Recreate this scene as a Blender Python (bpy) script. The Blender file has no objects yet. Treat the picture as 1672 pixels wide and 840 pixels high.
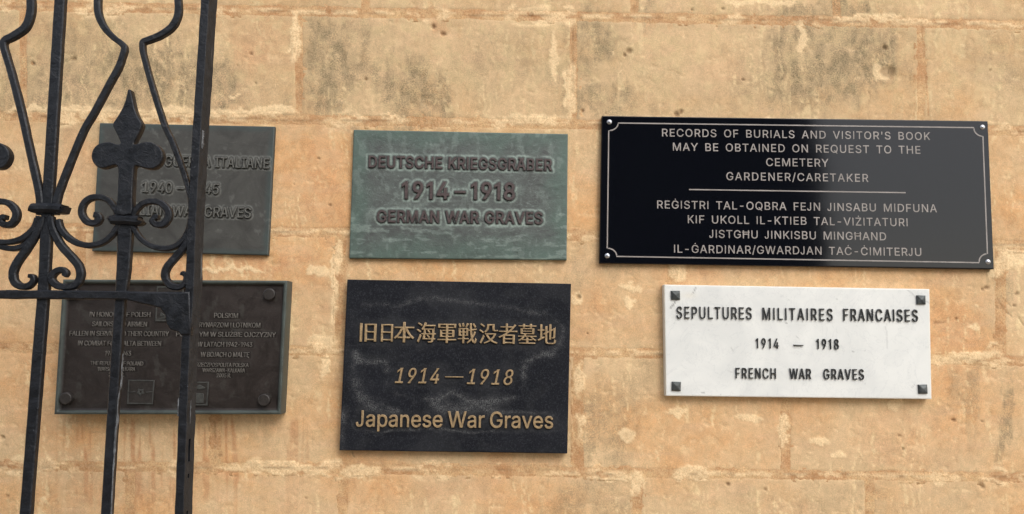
import bpy, bmesh, math, random
import numpy as np
from mathutils import Vector, Matrix

scene = bpy.context.scene
COL = scene.collection
random.seed(11)

# ------------------------------------------------------------------ camera
F_PX, CX, CY, DIST = 1300.0, 836.0, 420.0, 1.85      # metres between lens and wall face (the plane y = 0)
PITCH, ROLL, YAW = math.radians(5.354), math.radians(-.8475), math.radians(-.7397)
CAM_Z = 1.60
def _rot():
    c, s = math.cos, math.sin
    rx = np.array([[1, 0, 0], [0, c(PITCH), -s(PITCH)], [0, s(PITCH), c(PITCH)]])
    ry = np.array([[c(ROLL), 0, s(ROLL)], [0, 1, 0], [-s(ROLL), 0, c(ROLL)]])
    rz = np.array([[c(YAW), -s(YAW), 0], [s(YAW), c(YAW), 0], [0, 0, 1]])
    return rz @ rx @ ry
RM = _rot()
cam = bpy.data.cameras.new('camera')
cam_o = bpy.data.objects.new('camera', cam)
COL.objects.link(cam_o)
cam.sensor_width = 36.0
cam.lens = F_PX / 1672 * 36.0
cam.clip_start = 0.05
cam.clip_end = 500
m = Matrix.Identity(4)
for i in range(3):
    m[i][0], m[i][1], m[i][2] = RM[i, 0], RM[i, 2], -RM[i, 1]
m[0][3], m[1][3], m[2][3] = 0, -DIST, CAM_Z
cam_o.matrix_world = m
scene.camera = cam_o

# ------------------------------------------------------------------ sky, sun, exposure (bright overcast)
SUN_EL, SUN_AZ = math.radians(42), math.radians(28)   # azimuth: to the right of straight behind the camera
w = bpy.data.worlds.new('World')
scene.world = w
w.use_nodes = True
nt = w.node_tree
bg = nt.nodes['Background']
sky = nt.nodes.new('ShaderNodeTexSky')
sky.sky_type = 'NISHITA'
sky.sun_disc = False
sky.sun_elevation = SUN_EL
sky.sun_rotation = math.pi - SUN_AZ
sky.dust_density = 2.0
sky.air_density = 1.0
hs = nt.nodes.new('ShaderNodeHueSaturation')
hs.inputs['Saturation'].default_value = 0.46
nt.links.new(sky.outputs[0], hs.inputs['Color'])
nt.links.new(hs.outputs[0], bg.inputs['Color'])
bg.inputs['Strength'].default_value = 0.15
sun = bpy.data.lights.new('sun', 'SUN')
sun.energy = 0.62
sun.angle = math.radians(42)
sun.color = (1.0, .975, .94)
sun_o = bpy.data.objects.new('sun', sun)
COL.objects.link(sun_o)
to_sun = Vector((math.sin(SUN_AZ) * math.cos(SUN_EL), -math.cos(SUN_AZ) * math.cos(SUN_EL), math.sin(SUN_EL)))
sun_o.rotation_euler = to_sun.to_track_quat('Z', 'Y').to_euler()
scene.view_settings.view_transform = 'Standard'
scene.view_settings.look = 'None'
scene.view_settings.gamma = 1
scene.view_settings.exposure = 0.84

# ------------------------------------------------------------------ survey helpers
def W3(x, y, d=0.0):
    """survey point of the photograph -> real point on the plane d metres in front of the wall face"""
    x = np.asarray(x, float); y = np.asarray(y, float)
    a, b = (x - CX) / F_PX, -(y - CY) / F_PX
    v = [RM[i, 0] * a + RM[i, 1] + RM[i, 2] * b for i in range(3)]
    t = (DIST - d) / v[1]
    return np.stack([v[0] * t, np.full_like(v[0] * t, -d), v[2] * t + CAM_Z], -1)
def lin(r, g, b):
    return np.array([((c / 255 + .055) / 1.055) ** 2.4 if c > 10 else c / 3294 for c in (r, g, b)])

def _hash(ix, iy, seed):
    n = (ix.astype(np.int64) * 374761393 + iy.astype(np.int64) * 668265263 + seed * 1442695041) & 0xffffffff
    n = ((n ^ (n >> 13)) * 1274126177) & 0xffffffff
    n = n ^ (n >> 16)
    return (n & 0xffff) / 65535.0
def vnoise(x, y, seed=0):
    ix, iy = np.floor(x), np.floor(y)
    fx, fy = x - ix, y - iy
    fx, fy = fx * fx * (3 - 2 * fx), fy * fy * (3 - 2 * fy)
    a, b = _hash(ix, iy, seed), _hash(ix + 1, iy, seed)
    c, d = _hash(ix, iy + 1, seed), _hash(ix + 1, iy + 1, seed)
    return (a * (1 - fx) + b * fx) * (1 - fy) + (c * (1 - fx) + d * fx) * fy
def fbm(x, y, seed=0, octs=4):
    s, a, t = 0, 1.0, 0
    for o in range(octs):
        s = s + a * vnoise(x * 2 ** o + 13.7 * o, y * 2 ** o + 5.1 * o, seed + o); t += a; a *= .55
    return s / t
def sstep(a, b, v):
    t = np.clip((v - a) / (b - a), 0, 1)
    return t * t * (3 - 2 * t)
def seg_dist(X, Y, pts):
    d = np.full(X.shape, 1e9)
    for (ax, ay), (bx, by) in zip(pts[:-1], pts[1:]):
        vx, vy = bx - ax, by - ay
        t = np.clip(((X - ax) * vx + (Y - ay) * vy) / (vx * vx + vy * vy + 1e-9), 0, 1)
        d = np.minimum(d, np.hypot(X - ax - t * vx, Y - ay - t * vy))
    return d
def smooth(pts, k=6, closed=False):
    """Catmull-Rom through points (any tuple length)"""
    P = [np.array(p, float) for p in pts]
    out = []
    n = len(P)
    for i in range(n if closed else n - 1):
        p1, p2 = P[i], P[(i + 1) % n]
        p0 = P[(i - 1) % n] if (closed or i) else 2 * p1 - p2
        p3 = P[(i + 2) % n] if (closed or i + 2 < n) else 2 * p2 - p1
        for j in range(k):
            t = j / k
            out.append(.5 * ((2 * p1) + (p2 - p0) * t + (2 * p0 - 5 * p1 + 4 * p2 - p3) * t * t + (3 * p1 - p0 - 3 * p2 + p3) * t ** 3))
    if not closed: out.append(P[-1])
    return out

# ------------------------------------------------------------------ object helpers
def link(name, me, mat=None, parent=None, loc=None):
    o = bpy.data.objects.new(name, me)
    COL.objects.link(o)
    if mat is not None and me is not None and len(me.materials) == 0: me.materials.append(mat)
    if parent is not None: o.parent = parent
    if loc is not None: o.location = loc
    return o
def thing(name, label, cat, loc=(0, 0, 0), group=None):
    o = bpy.data.objects.new(name, None)
    o.empty_display_size = .05
    COL.objects.link(o)
    o.location = loc
    o['label'] = label; o['category'] = cat
    if group: o['group'] = group
    return o
def grid_mesh(name, P, attrs, org, skirt=None, close_back=False):
    """P[ny,nx,3] sheet facing -y; skirt = y of the back rim"""
    ny, nx, _ = P.shape
    V = (P - np.array(org)).reshape(-1, 3)
    idx = np.arange(ny * nx).reshape(ny, nx)
    f = np.stack([idx[:-1, :-1], idx[1:, :-1], idx[1:, 1:], idx[:-1, 1:]], -1).reshape(-1, 4)
    ring = np.concatenate([idx[0, :], idx[1:, -1], idx[-1, -2::-1], idx[-2:0:-1, 0]])
    src = np.arange(ny * nx)
    if skirt is not None:
        k = len(V)
        B = V[ring].copy(); B[:, 1] = skirt - org[1]
        V = np.concatenate([V, B]); src = np.concatenate([src, ring])
        r = np.arange(len(ring)); r2 = np.roll(r, -1)
        f = np.concatenate([f, np.stack([ring[r], ring[r2], k + r2, k + r], -1)])
    me = bpy.data.meshes.new(name)
    nv, nf = len(V), len(f)
    me.vertices.add(nv); me.vertices.foreach_set('co', V.astype(np.float32).ravel())
    me.loops.add(nf * 4); me.loops.foreach_set('vertex_index', f.astype(np.int32).ravel())
    me.polygons.add(nf)
    me.polygons.foreach_set('loop_start', np.arange(0, nf * 4, 4, dtype=np.int32))
    me.polygons.foreach_set('use_smooth', np.ones(nf, bool))
    me.update(calc_edges=True)
    for an, A in attrs.items():
        at = me.attributes.new(an, 'FLOAT_COLOR', 'POINT')
        C = A.reshape(-1, A.shape[-1])[src]
        if C.shape[1] == 3: C = np.concatenate([C, np.ones((len(C), 1))], 1)
        at.data.foreach_set('color', C.astype(np.float32).ravel())
    if skirt is not None:
        sh = np.zeros(nf, bool); sh[-len(ring):] = True
    return me
def poly_mesh(name, polys, depth, bevel=0.0, res=1, inset=True):
    """filled outlines in the xz plane, front face towards -y at y=-depth, back at y=0"""
    cu = bpy.data.curves.new('tmp', 'CURVE')
    cu.dimensions = '2D'; cu.fill_mode = 'BOTH'
    cu.extrude = max(depth / 2 - bevel, 1e-5); cu.bevel_depth = bevel; cu.bevel_resolution = res
    if bevel and inset:
        big = max(polys, key=lambda q: abs(_area(q)))
        sg = 1 if _area(big) > 0 else -1
        polys = [_off(q, -bevel, -bevel, sg) for q in polys]
    for p in polys:
        s = cu.splines.new('POLY')
        s.points.add(len(p) - 1)
        for i, (x, y) in enumerate(p): s.points[i].co = (x, y, 0, 1)
        s.use_cyclic_u = True
    o = bpy.data.objects.new('tmp', cu); COL.objects.link(o)
    dg = bpy.context.evaluated_depsgraph_get()
    me = bpy.data.meshes.new_from_object(o.evaluated_get(dg), depsgraph=dg)
    bpy.data.objects.remove(o); bpy.data.curves.remove(cu)
    me.name = name
    me.transform(Matrix(((1, 0, 0, 0), (0, 0, -1, -depth / 2), (0, 1, 0, 0), (0, 0, 0, 1))))
    return me

# ------------------------------------------------------------------ materials
def new_mat(name):
    m = bpy.data.materials.new(name); m.use_nodes = True
    return m, m.node_tree, m.node_tree.nodes['Principled BSDF']
class NB:
    """tiny node builder"""
    def __init__(s, name):
        s.m, s.nt, s.b = new_mat(name)
        s.co = s.nt.nodes.new('ShaderNodeTexCoord').outputs['Object']
        s.geo = s.nt.nodes.new('ShaderNodeNewGeometry')
    def pos(s, sx=1, sy=1, sz=1):
        mp = s.nt.nodes.new('ShaderNodeMapping'); mp.inputs['Scale'].default_value = (sx, sy, sz)
        s.nt.links.new(s.geo.outputs['Position'], mp.inputs['Vector']); return mp.outputs[0]
    def noise(s, scale, detail=4, rough=.6, vec=None, dist=0):
        n = s.nt.nodes.new('ShaderNodeTexNoise')
        n.inputs['Scale'].default_value = scale; n.inputs['Detail'].default_value = detail
        n.inputs['Roughness'].default_value = rough; n.inputs['Distortion'].default_value = dist
        s.nt.links.new(vec or s.pos(), n.inputs['Vector']); return n.outputs[0]
    def voro(s, scale, vec=None, feat='F1'):
        n = s.nt.nodes.new('ShaderNodeTexVoronoi'); n.feature = feat
        n.inputs['Scale'].default_value = scale
        s.nt.links.new(vec or s.pos(), n.inputs['Vector']); return n.outputs[0]
    def ramp(s, v, a, b, lo=0., hi=1.):
        n = s.nt.nodes.new('ShaderNodeMapRange'); n.interpolation_type = 'SMOOTHSTEP'
        n.inputs[1].default_value = a; n.inputs[2].default_value = b
        n.inputs[3].default_value = lo; n.inputs[4].default_value = hi
        s.nt.links.new(v, n.inputs[0]); return n.outputs[0]
    def math(s, op, a, b):
        n = s.nt.nodes.new('ShaderNodeMath'); n.operation = op
        for i, v in enumerate((a, b)):
            if isinstance(v, (int, float)): n.inputs[i].default_value = v
            else: s.nt.links.new(v, n.inputs[i])
        return n.outputs[0]
    def mix(s, f, a, b, mode='MIX'):
        n = s.nt.nodes.new('ShaderNodeMix'); n.data_type = 'RGBA'; n.blend_type = mode
        for i, v in ((0, f), (6, a), (7, b)):
            if isinstance(v, (int, float)): n.inputs[i].default_value = v
            elif isinstance(v, (tuple, list, np.ndarray)): n.inputs[i].default_value = (float(v[0]), float(v[1]), float(v[2]), 1)
            else: s.nt.links.new(v, n.inputs[i])
        return n.outputs[2]
    def attr(s, name):
        n = s.nt.nodes.new('ShaderNodeAttribute'); n.attribute_name = name; return n
    def sep(s, c):
        n = s.nt.nodes.new('ShaderNodeSeparateColor'); s.nt.links.new(c, n.inputs[0]); return n.outputs
    def bump(s, h, dist, strength=1.0, prev=None):
        n = s.nt.nodes.new('ShaderNodeBump')
        n.inputs['Distance'].default_value = dist; n.inputs['Strength'].default_value = strength
        s.nt.links.new(h, n.inputs['Height'])
        if prev is not None: s.nt.links.new(prev, n.inputs['Normal'])
        return n.outputs[0]
    def out(s, col, rough, normal=None, metal=0., spec=.5):
        for k, v in (('Base Color', col), ('Roughness', rough), ('Metallic', metal), ('Specular IOR Level', spec)):
            i = s.b.inputs[k]
            if isinstance(v, (int, float)): i.default_value = v
            elif isinstance(v, (tuple, list, np.ndarray)): i.default_value = (float(v[0]), float(v[1]), float(v[2]), 1)
            else: s.nt.links.new(v, i)
        if normal is not None: s.nt.links.new(normal, s.b.inputs['Normal'])
        return s.m

def mat_limestone():
    s = NB('limestone')
    a = s.attr('albedo')
    grime = s.sep(s.attr('marks').outputs['Color'])     # r lichen speckle, g mortar grit, b pale smear
    fine = s.ramp(s.noise(420, 5, .7), .3, .7, .84, 1.14)
    med = s.ramp(s.noise(52, 10, .78, dist=.8), .34, .66, .90, 1.09)
    c = s.mix(1.0, a.outputs['Color'], s.mix(1, s.mix(0, fine, fine), s.mix(0, med, med), 'MULTIPLY'), 'MULTIPLY')
    # grey black lichen grains
    g = s.math('MULTIPLY', s.ramp(s.noise(300, 4, .8), .47, .55), grime[0])
    c = s.mix(s.math('MULTIPLY', g, .72), c, lin(112, 102, 78))
    # pale worn scratches and flecks
    fl = s.ramp(s.noise(95, 6, .8, s.pos(1, 1, .55), .8), .625, .655)
    c = s.mix(s.math('MULTIPLY', fl, .5), c, lin(240, 214, 168))
    # thin lime runs washed down the face and crisp worn films
    dr = s.ramp(s.noise(105, 5, .7, s.pos(1, 1, .13), .5), .60, .68)
    dr = s.math('MULTIPLY', dr, s.ramp(s.noise(7, 3), .46, .60))
    c = s.mix(s.math('MULTIPLY', dr, .24), c, lin(232, 208, 160))
    fm = s.ramp(s.noise(21, 9, .78, s.pos(1, 1, .8), 1.0), .50, .525)
    c = s.mix(s.math('MULTIPLY', fm, .2), c, lin(226, 194, 150))
    dk = s.ramp(s.noise(26, 9, .8, s.pos(1, 1, .7), .8), .575, .605)
    c = s.mix(s.math('MULTIPLY', dk, .2), c, lin(176, 138, 96))
    # warm grit in the joints
    gr = s.math('MULTIPLY', s.ramp(s.noise(230, 4, .8), .47, .62), grime[1])
    c = s.mix(s.math('MULTIPLY', gr, .55), c, lin(170, 108, 60))
    # tiny pits
    pit = s.ramp(s.voro(52, s.pos(1, 1, 1.5)), .03, .075, 1., 0.)
    pm = s.math('MULTIPLY', pit, s.ramp(s.noise(17, 3), .52, .60))
    c = s.mix(s.math('MULTIPLY', pm, .55), c, lin(105, 70, 40))
    n = s.bump(s.noise(34, 8, .66), .0015, .33)
    n = s.bump(s.noise(240, 4, .7), .0006, .6, n)
    n = s.bump(s.math('MULTIPLY', s.noise(160, 4, .8), s.math('ADD', grime[1], .08)), .0018, .7, n)
    n = s.bump(pm, .0015, -1.0 if False else .8, n)
    return s.out(c, .88, n, 0, .25)
def mat_iron(name, base, worn, amt, spec=.45, r0=.38):
    s = NB(name)
    nz = s.noise(60, 4, .6)
    c = s.mix(s.ramp(nz, .35, .7), base, tuple(x * 1.7 for x in base))
    # scraped streaks running along the bars
    st = s.ramp(s.noise(34, 5, .75, s.pos(1, 1, .09), .3), .655 - amt, .70 - amt)
    st = s.math('MULTIPLY', st, s.ramp(s.noise(5.5, 2), .48, .6))
    c = s.mix(s.math('MULTIPLY', st, .75), c, worn)
    sp = s.ramp(s.noise(150, 3, .7), .69, .74)
    c = s.mix(s.math('MULTIPLY', sp, .6), c, (.16, .17, .18))
    n = s.bump(s.noise(55, 5, .62, dist=.5), .004, .65)
    n = s.bump(s.noise(260, 3, .6), .0008, .6, n)
    return s.out(c, s.ramp(nz, .3, .7, r0, r0 + .2), n, 0, spec)
def mat_bronze(name, c_mid, c_dark, c_patina, c_edge, fine=1.0, rough=.5):
    """marks: r pale bloom round the lettering, g greener border, b dark patches and shade painted round the letters"""
    s = NB(name)
    k = s.sep(s.attr('marks').outputs['Color'])
    vec = s.pos(1, 1, 1)
    sw = s.noise(12, 8, .78, vec, 1.8)
    c = s.mix(s.ramp(sw, .36, .62), c_dark, c_mid)
    wisps = s.ramp(s.noise(44, 9, .82, s.pos(.7, 1, 1.3), 2.6), .52, .66)
    c = s.mix(s.math('MULTIPLY', wisps, .42 * fine), c, c_patina)
    c = s.mix(s.math('MULTIPLY', s.ramp(sw, .25, .75, .45, 1.), k[1]), c, c_edge)
    bl = s.math('MULTIPLY', k[0], s.ramp(s.noise(150, 4, .75), .30, .58, .35, 1.))
    c = s.mix(bl, c, c_patina)
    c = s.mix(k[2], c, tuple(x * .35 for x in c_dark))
    n = s.bump(s.noise(70, 6, .75, s.pos(.8, 1, 1.4), 2.0), .0009 * fine, .8)
    n = s.bump(s.noise(420, 3, .7), .0004, .6, n)
    return s.out(c, s.ramp(sw, .3, .7, rough - .08, rough + .1), n, .25, .5)
def mat_simple(name, col, rough, metal=0., spec=.5, nscale=120, var=.25, bump=.0004):
    s = NB(name)
    nz = s.noise(nscale, 4, .7)
    c = s.mix(s.ramp(nz, .3, .7), tuple(float(x) * (1 - var) for x in col), tuple(min(1, float(x) * (1 + var)) for x in col))
    return s.out(c, rough, s.bump(nz, bump, .7), metal, spec)
def mat_granite():
    s = NB('black_granite')
    k = s.sep(s.attr('marks').outputs['Color'])
    c = s.mix(s.ramp(s.noise(9, 4), .35, .7), (.0040, .0048, .0080), (.010, .011, .015))
    grain = s.noise(300, 4, .85)
    c = s.mix(s.math('MULTIPLY', s.ramp(grain, .52, .62), .55), c, (.045, .048, .055))
    sm = s.math('MULTIPLY', k[0], s.ramp(s.noise(360, 3, .85), .42, .64))
    c = s.mix(s.math('MULTIPLY', sm, .7), c, (.21, .21, .205))
    c = s.mix(s.math('MULTIPLY', k[1], .45), c, (.065, .066, .066))
    n = s.bump(grain, .0006, .8)
    return s.out(c, .66, n, 0, .2)
def mat_marble():
    s = NB('white_marble')
    k = s.sep(s.attr('marks').outputs['Color'])
    c = s.mix(s.ramp(s.noise(7, 6, .6, dist=1.2), .36, .66), (.71, .71, .67), (.79, .785, .735))
    v = s.math('ABSOLUTE', s.math('SUBTRACT', s.noise(11, 6, .65, s.pos(1, 1, .8), 2.4), .5), 0)
    c = s.mix(s.ramp(v, .0, .016, .17, 0.), c, (.36, .38, .38))
    sp = s.ramp(s.noise(60, 4, .7), .66, .74)
    c = s.mix(s.math('MULTIPLY', sp, .35), c, (.40, .40, .37))
    c = s.mix(s.math('MULTIPLY', k[0], .75), c, (.10, .09, .08))
    c = s.mix(s.math('MULTIPLY', k[1], .4), c, (.72, .62, .42))
    return s.out(c, .42, s.bump(s.noise(90, 4), .0003, .6), 0, .4)
# letter outlines, drawn in units of 1/1000 (x,y pairs; contours parted by |)
GL={"'":"78,318,70,509,136,509,128,318",
"-":"337,244,337,188,114,188,114,244",
".":"95,-4,78,-1,63,9,53,24,50,41,53,59,63,73,78,83,95,87,113,83,128,73,138,59,141,41,138,24,128,9,113,-1",
"/":"235,533,71,-76,14,-76,178,533",
"0":"227,-7,174,1,130,24,95,62,69,113,57,155,50,202,48,254,50,306,57,353,69,395,95,447,130,484,174,508,227,516,279,508,323,484,358,447,384,395,396,353,403,306,405,254,403,202,396,155,384,113,359,62,323,24,279,1|227,50,261,56,290,74,313,103,330,144,340,194,344,254,340,314,330,365,313,405,290,435,261,453,227,460,192,453,163,435,140,405,123,365,113,314,109,254,113,194,123,144,140,103,163,74,192,56",
"1":"76,0,391,0,391,55,276,55,276,509,198,509,86,427,86,358,212,450,212,55,76,55",
"2":"64,0,64,47,234,229,261,257,282,282,299,305,311,327,318,348,320,371,317,397,308,419,293,436,273,449,250,457,224,460,196,457,172,447,153,433,139,413,130,390,127,362,66,362,71,405,86,442,111,473,143,496,182,511,225,516,268,511,306,497,337,474,361,445,376,411,381,372,378,345,371,318,357,290,336,259,306,223,267,180,153,60,153,57,389,57,389,0",
"3":"216,-7,266,-2,309,12,343,35,370,66,387,103,393,144,387,186,371,222,344,253,306,277,264,288,221,289,372,461,372,509,70,509,70,452,292,452,157,299,157,248,202,248,242,244,275,234,298,218,316,196,326,170,329,144,325,118,315,93,296,74,272,60,248,53,220,50,190,52,164,59,144,71,126,87,115,107,109,132,44,132,53,89,70,58,98,30,133,10,172,-3",
"4":"282,0,343,0,343,105,413,105,413,163,343,163,343,318,282,318,282,163,107,163,311,509,247,509,40,159,40,105,282,105",
"5":"221,-7,178,-2,140,11,108,32,83,60,66,93,60,130,122,130,127,108,138,89,154,73,173,60,196,52,221,50,250,53,276,64,298,82,314,104,324,131,328,162,324,193,314,221,297,244,275,262,248,273,218,277,192,275,167,268,145,258,128,246,67,253,96,509,366,509,366,452,151,452,134,301,136,301,155,315,178,325,203,331,229,334,263,330,294,321,321,306,345,285,364,260,379,231,388,199,391,163,385,117,369,76,343,41,309,15,268,-1",
"8":"226,-7,178,-2,136,11,101,33,74,62,57,96,52,135,55,166,65,195,81,220,101,241,125,256,153,265,153,267,119,282,93,308,76,342,70,380,75,417,90,450,114,477,146,498,184,511,226,516,269,511,306,498,337,477,361,450,377,417,382,380,376,342,359,308,333,282,300,267,300,265,327,256,351,241,372,220,387,195,397,166,401,135,395,96,378,62,352,33,317,11,275,-2|226,49,258,52,285,60,307,74,323,91,333,113,337,139,333,165,322,189,305,208,283,223,256,232,226,235,196,232,169,223,147,208,130,189,119,165,115,139,119,113,129,91,145,74,167,60,195,52|226,290,252,292,274,300,293,313,307,330,316,351,319,376,316,399,308,420,294,437,275,449,252,457,226,460,200,457,177,449,159,437,145,420,136,399,133,376,136,351,145,330,159,313,178,300,201,292",
"9":"130,0,201,1,314,166,350,224,373,270,385,308,389,348,384,391,368,434,344,467,310,494,271,510,225,516,182,510,143,494,110,469,85,436,69,397,64,353,68,307,83,269,107,236,137,214,177,199,216,195,238,196,257,202,277,212|225,243,199,247,174,257,153,275,137,298,129,322,125,353,129,381,138,406,153,428,174,446,197,456,228,460,254,457,279,446,300,428,314,407,323,383,327,348,323,319,314,295,300,274,278,257,254,247",
"A":"16,0,85,0,135,142,344,142,395,0,463,0,276,509,201,508|155,199,194,312,239,456,274,340,324,199",
"B":"60,0,60,509,241,509,289,504,329,491,359,469,381,442,394,410,398,374,395,344,387,320,373,301,356,286,336,275,315,267,315,262,339,257,363,245,385,227,402,203,414,173,418,136,413,100,400,67,377,39,344,18,301,4,247,0|125,57,245,57,296,63,330,80,349,105,355,137,352,161,342,184,327,203,306,218,279,228,248,231,125,231|125,285,238,285,265,288,288,296,308,309,323,326,333,348,336,372,330,403,313,429,283,446,240,452,125,452",
"C":"267,-7,225,-3,186,7,150,25,119,49,92,79,70,115,53,157,44,203,40,254,44,305,53,352,70,393,92,429,119,459,150,484,186,501,225,512,267,516,305,513,340,504,373,490,402,471,427,447,448,418,463,385,473,348,408,348,401,373,389,395,375,413,357,428,337,440,315,449,292,454,267,456,223,450,184,432,150,403,125,364,109,314,103,254,109,194,125,145,151,105,184,76,223,59,267,53,292,55,315,60,337,69,357,81,375,96,389,114,401,136,408,160,473,160,463,124,448,91,428,62,402,38,373,19,341,5,305,-4",
"D":"60,0,222,0,268,3,312,14,351,31,383,53,412,84,433,120,449,160,458,204,462,253,458,307,449,350,433,391,400,440,353,478,314,495,271,505,227,509,60,509|125,57,125,452,222,452,275,446,320,428,355,398,379,361,394,312,399,257,394,200,379,149,355,111,318,81,273,63,216,57",
"E":"60,0,60,509,372,509,372,452,125,452,125,286,355,286,355,229,125,229,125,57,375,57,375,0",
"F":"60,0,60,509,369,509,369,452,125,452,125,278,346,278,346,221,125,221,125,0",
"G":"268,-7,326,0,376,19,420,52,451,91,471,141,478,199,478,256,283,256,283,199,415,199,410,160,396,123,375,94,344,71,307,57,268,53,226,59,184,76,150,106,125,145,109,194,103,256,109,314,125,364,149,403,183,432,222,450,264,456,292,454,314,448,337,439,355,428,374,410,387,393,399,373,408,349,474,349,465,384,449,416,430,444,403,469,374,489,340,504,304,513,264,516,221,511,184,501,149,484,118,460,91,429,69,392,53,351,43,306,40,252,43,202,53,158,69,116,91,79,119,48,148,26,185,7,224,-3",
"H":"60,0,60,509,125,509,125,289,392,289,392,509,457,509,457,0,392,0,392,232,125,232,125,0",
"I":"31,0,31,57,118,57,118,452,31,452,31,509,269,509,269,452,183,452,183,57,269,57,269,0",
"J":"185,-7,124,3,75,33,52,63,38,100,33,145,33,173,98,173,98,145,104,104,122,74,149,56,185,50,220,56,248,74,266,104,272,145,272,509,336,509,336,145,332,100,318,63,294,33,246,3",
"K":"60,0,125,0,125,167,198,244,372,0,449,0,243,288,448,509,364,509,174,303,124,242,125,509,60,509",
"L":"60,0,60,509,125,509,125,57,361,57,361,0",
"M":"60,0,122,0,122,335,120,435,165,304,286,0,342,0,456,292,496,402,506,437,504,330,504,0,568,0,568,509,476,508,352,188,314,73,282,174,152,508,60,509",
"N":"60,0,125,0,125,310,120,430,176,332,386,1,463,0,463,509,399,509,399,154,402,80,386,111,353,168,137,508,60,509",
"O":"267,-7,225,-3,186,7,150,25,119,49,92,79,70,115,53,157,44,203,40,254,44,305,53,352,70,393,92,429,119,459,150,484,186,501,225,512,267,516,309,512,348,501,384,484,415,459,442,429,464,393,480,352,490,305,493,254,490,203,480,157,464,115,442,79,415,49,384,25,348,7,309,-3|267,53,310,59,349,76,383,105,408,144,425,194,430,254,425,314,408,365,383,404,349,433,310,450,267,456,223,450,184,433,151,404,125,364,109,314,103,254,109,194,125,144,151,105,184,76,223,59",
"P":"60,0,125,0,125,186,236,186,289,191,332,207,365,232,390,265,404,304,409,347,404,391,390,430,365,463,332,487,289,503,236,509,60,509|125,242,125,452,234,452,268,449,297,439,319,422,333,402,342,376,344,346,342,319,333,294,317,271,297,256,268,246,234,242",
"Q":"401,-48,468,-48,403,40,418,52,442,79,464,115,480,158,490,202,493,251,490,306,480,351,465,391,442,429,414,460,384,484,348,501,310,512,268,516,224,512,186,501,150,484,120,460,92,429,70,393,53,353,44,306,40,256,44,202,53,156,70,115,92,79,120,48,150,25,187,7,224,-3,266,-7,310,-3,347,7,357,12|266,53,223,59,185,75,150,106,125,144,109,194,103,256,109,314,125,364,150,403,185,434,223,450,268,456,310,450,348,434,384,403,408,364,425,314,430,252,425,194,408,144,384,106,366,90,313,159,245,159,318,63,308,59",
"R":"60,0,125,0,125,198,247,198,353,0,428,0,313,210,333,217,366,239,390,271,405,309,409,350,405,395,390,433,366,466,333,489,290,504,238,509,60,509|125,255,125,452,235,452,270,449,298,440,320,424,334,405,342,380,345,350,342,324,334,300,318,280,298,267,270,258,236,255",
"S":"224,-9,172,-4,128,9,91,31,64,60,46,96,38,137,104,137,110,110,123,88,142,71,166,59,194,52,224,49,257,52,286,60,311,74,329,92,341,114,346,139,342,161,332,179,316,193,296,205,272,214,245,222,184,239,128,260,86,289,60,326,52,372,58,413,75,448,102,476,138,498,180,511,227,516,275,511,316,498,351,476,377,449,394,415,401,378,337,378,326,412,302,437,267,453,225,459,194,456,167,448,145,435,129,418,118,398,115,376,119,352,131,334,148,319,169,308,191,300,212,293,264,279,287,272,312,264,336,252,359,238,379,220,395,198,405,171,408,139,403,99,386,64,360,34,323,11,278,-4",
"T":"32,452,32,509,417,509,417,452,257,452,257,0,193,0,193,452",
"U":"259,-8,203,-2,154,15,114,43,85,80,66,124,60,173,60,509,124,509,124,178,128,144,141,113,160,87,187,68,220,56,259,52,298,56,331,68,357,87,377,113,389,144,393,178,393,509,457,509,457,173,451,124,433,80,403,43,363,15,315,-2",
"V":"204,0,278,0,463,509,395,508,280,179,241,53,202,179,84,508,16,509",
"W":"155,0,230,1,318,321,335,393,343,437,351,392,359,356,455,1,530,0,670,509,603,508,509,142,492,64,461,199,380,508,306,509,211,147,193,62,170,172,82,508,16,509",
"X":"18,0,91,0,181,128,217,182,238,218,268,165,382,0,456,0,276,262,446,509,374,509,261,345,238,302,205,360,104,509,29,509,200,260",
"Y":"203,0,268,0,268,208,455,509,380,508,279,342,251,294,236,264,208,318,92,508,16,509,203,208",
"Z":"42,0,399,0,399,57,147,57,115,56,168,128,397,462,397,509,40,509,40,452,290,452,323,453,274,386,42,46",
"a":"160,-9,126,-5,94,5,68,22,48,45,35,73,30,108,34,138,43,161,58,179,78,193,100,203,125,211,152,216,178,220,209,224,234,227,252,230,265,235,273,243,276,255,276,257,273,279,267,297,256,311,240,322,220,329,196,331,171,329,149,322,132,313,118,301,107,288,100,274,41,291,57,322,79,346,104,364,133,375,163,382,194,384,215,383,239,379,263,372,286,360,306,343,322,320,333,290,337,251,337,0,277,0,277,52,272,52,264,38,252,25,236,12,215,1,190,-6|170,45,202,49,228,59,248,74,263,93,272,115,276,138,276,190,270,186,259,182,246,179,231,176,216,173,200,171,175,168,154,164,134,159,117,150,103,139,95,124,92,105,94,87,102,72,114,61,130,52,149,47",
"e":"211,-8,250,-5,280,3,311,19,336,40,353,63,365,91,306,105,297,88,286,74,271,61,254,53,234,48,214,46,179,50,151,61,127,81,111,105,100,138,97,169,371,169,371,196,368,242,357,282,341,315,321,339,294,361,266,374,236,382,204,384,155,377,115,359,80,328,55,290,39,242,34,186,40,132,56,86,81,47,118,16,161,-2|97,221,99,241,109,270,124,293,146,313,173,326,204,330,240,325,263,314,283,294,298,269,307,238,309,221",
"n":"53,0,114,0,114,228,117,257,126,282,142,304,161,317,184,326,209,329,246,323,273,304,290,275,296,236,296,0,357,0,357,242,353,286,341,321,322,348,295,369,264,380,228,384,187,379,152,362,124,332,112,308,112,379,53,379",
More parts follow.
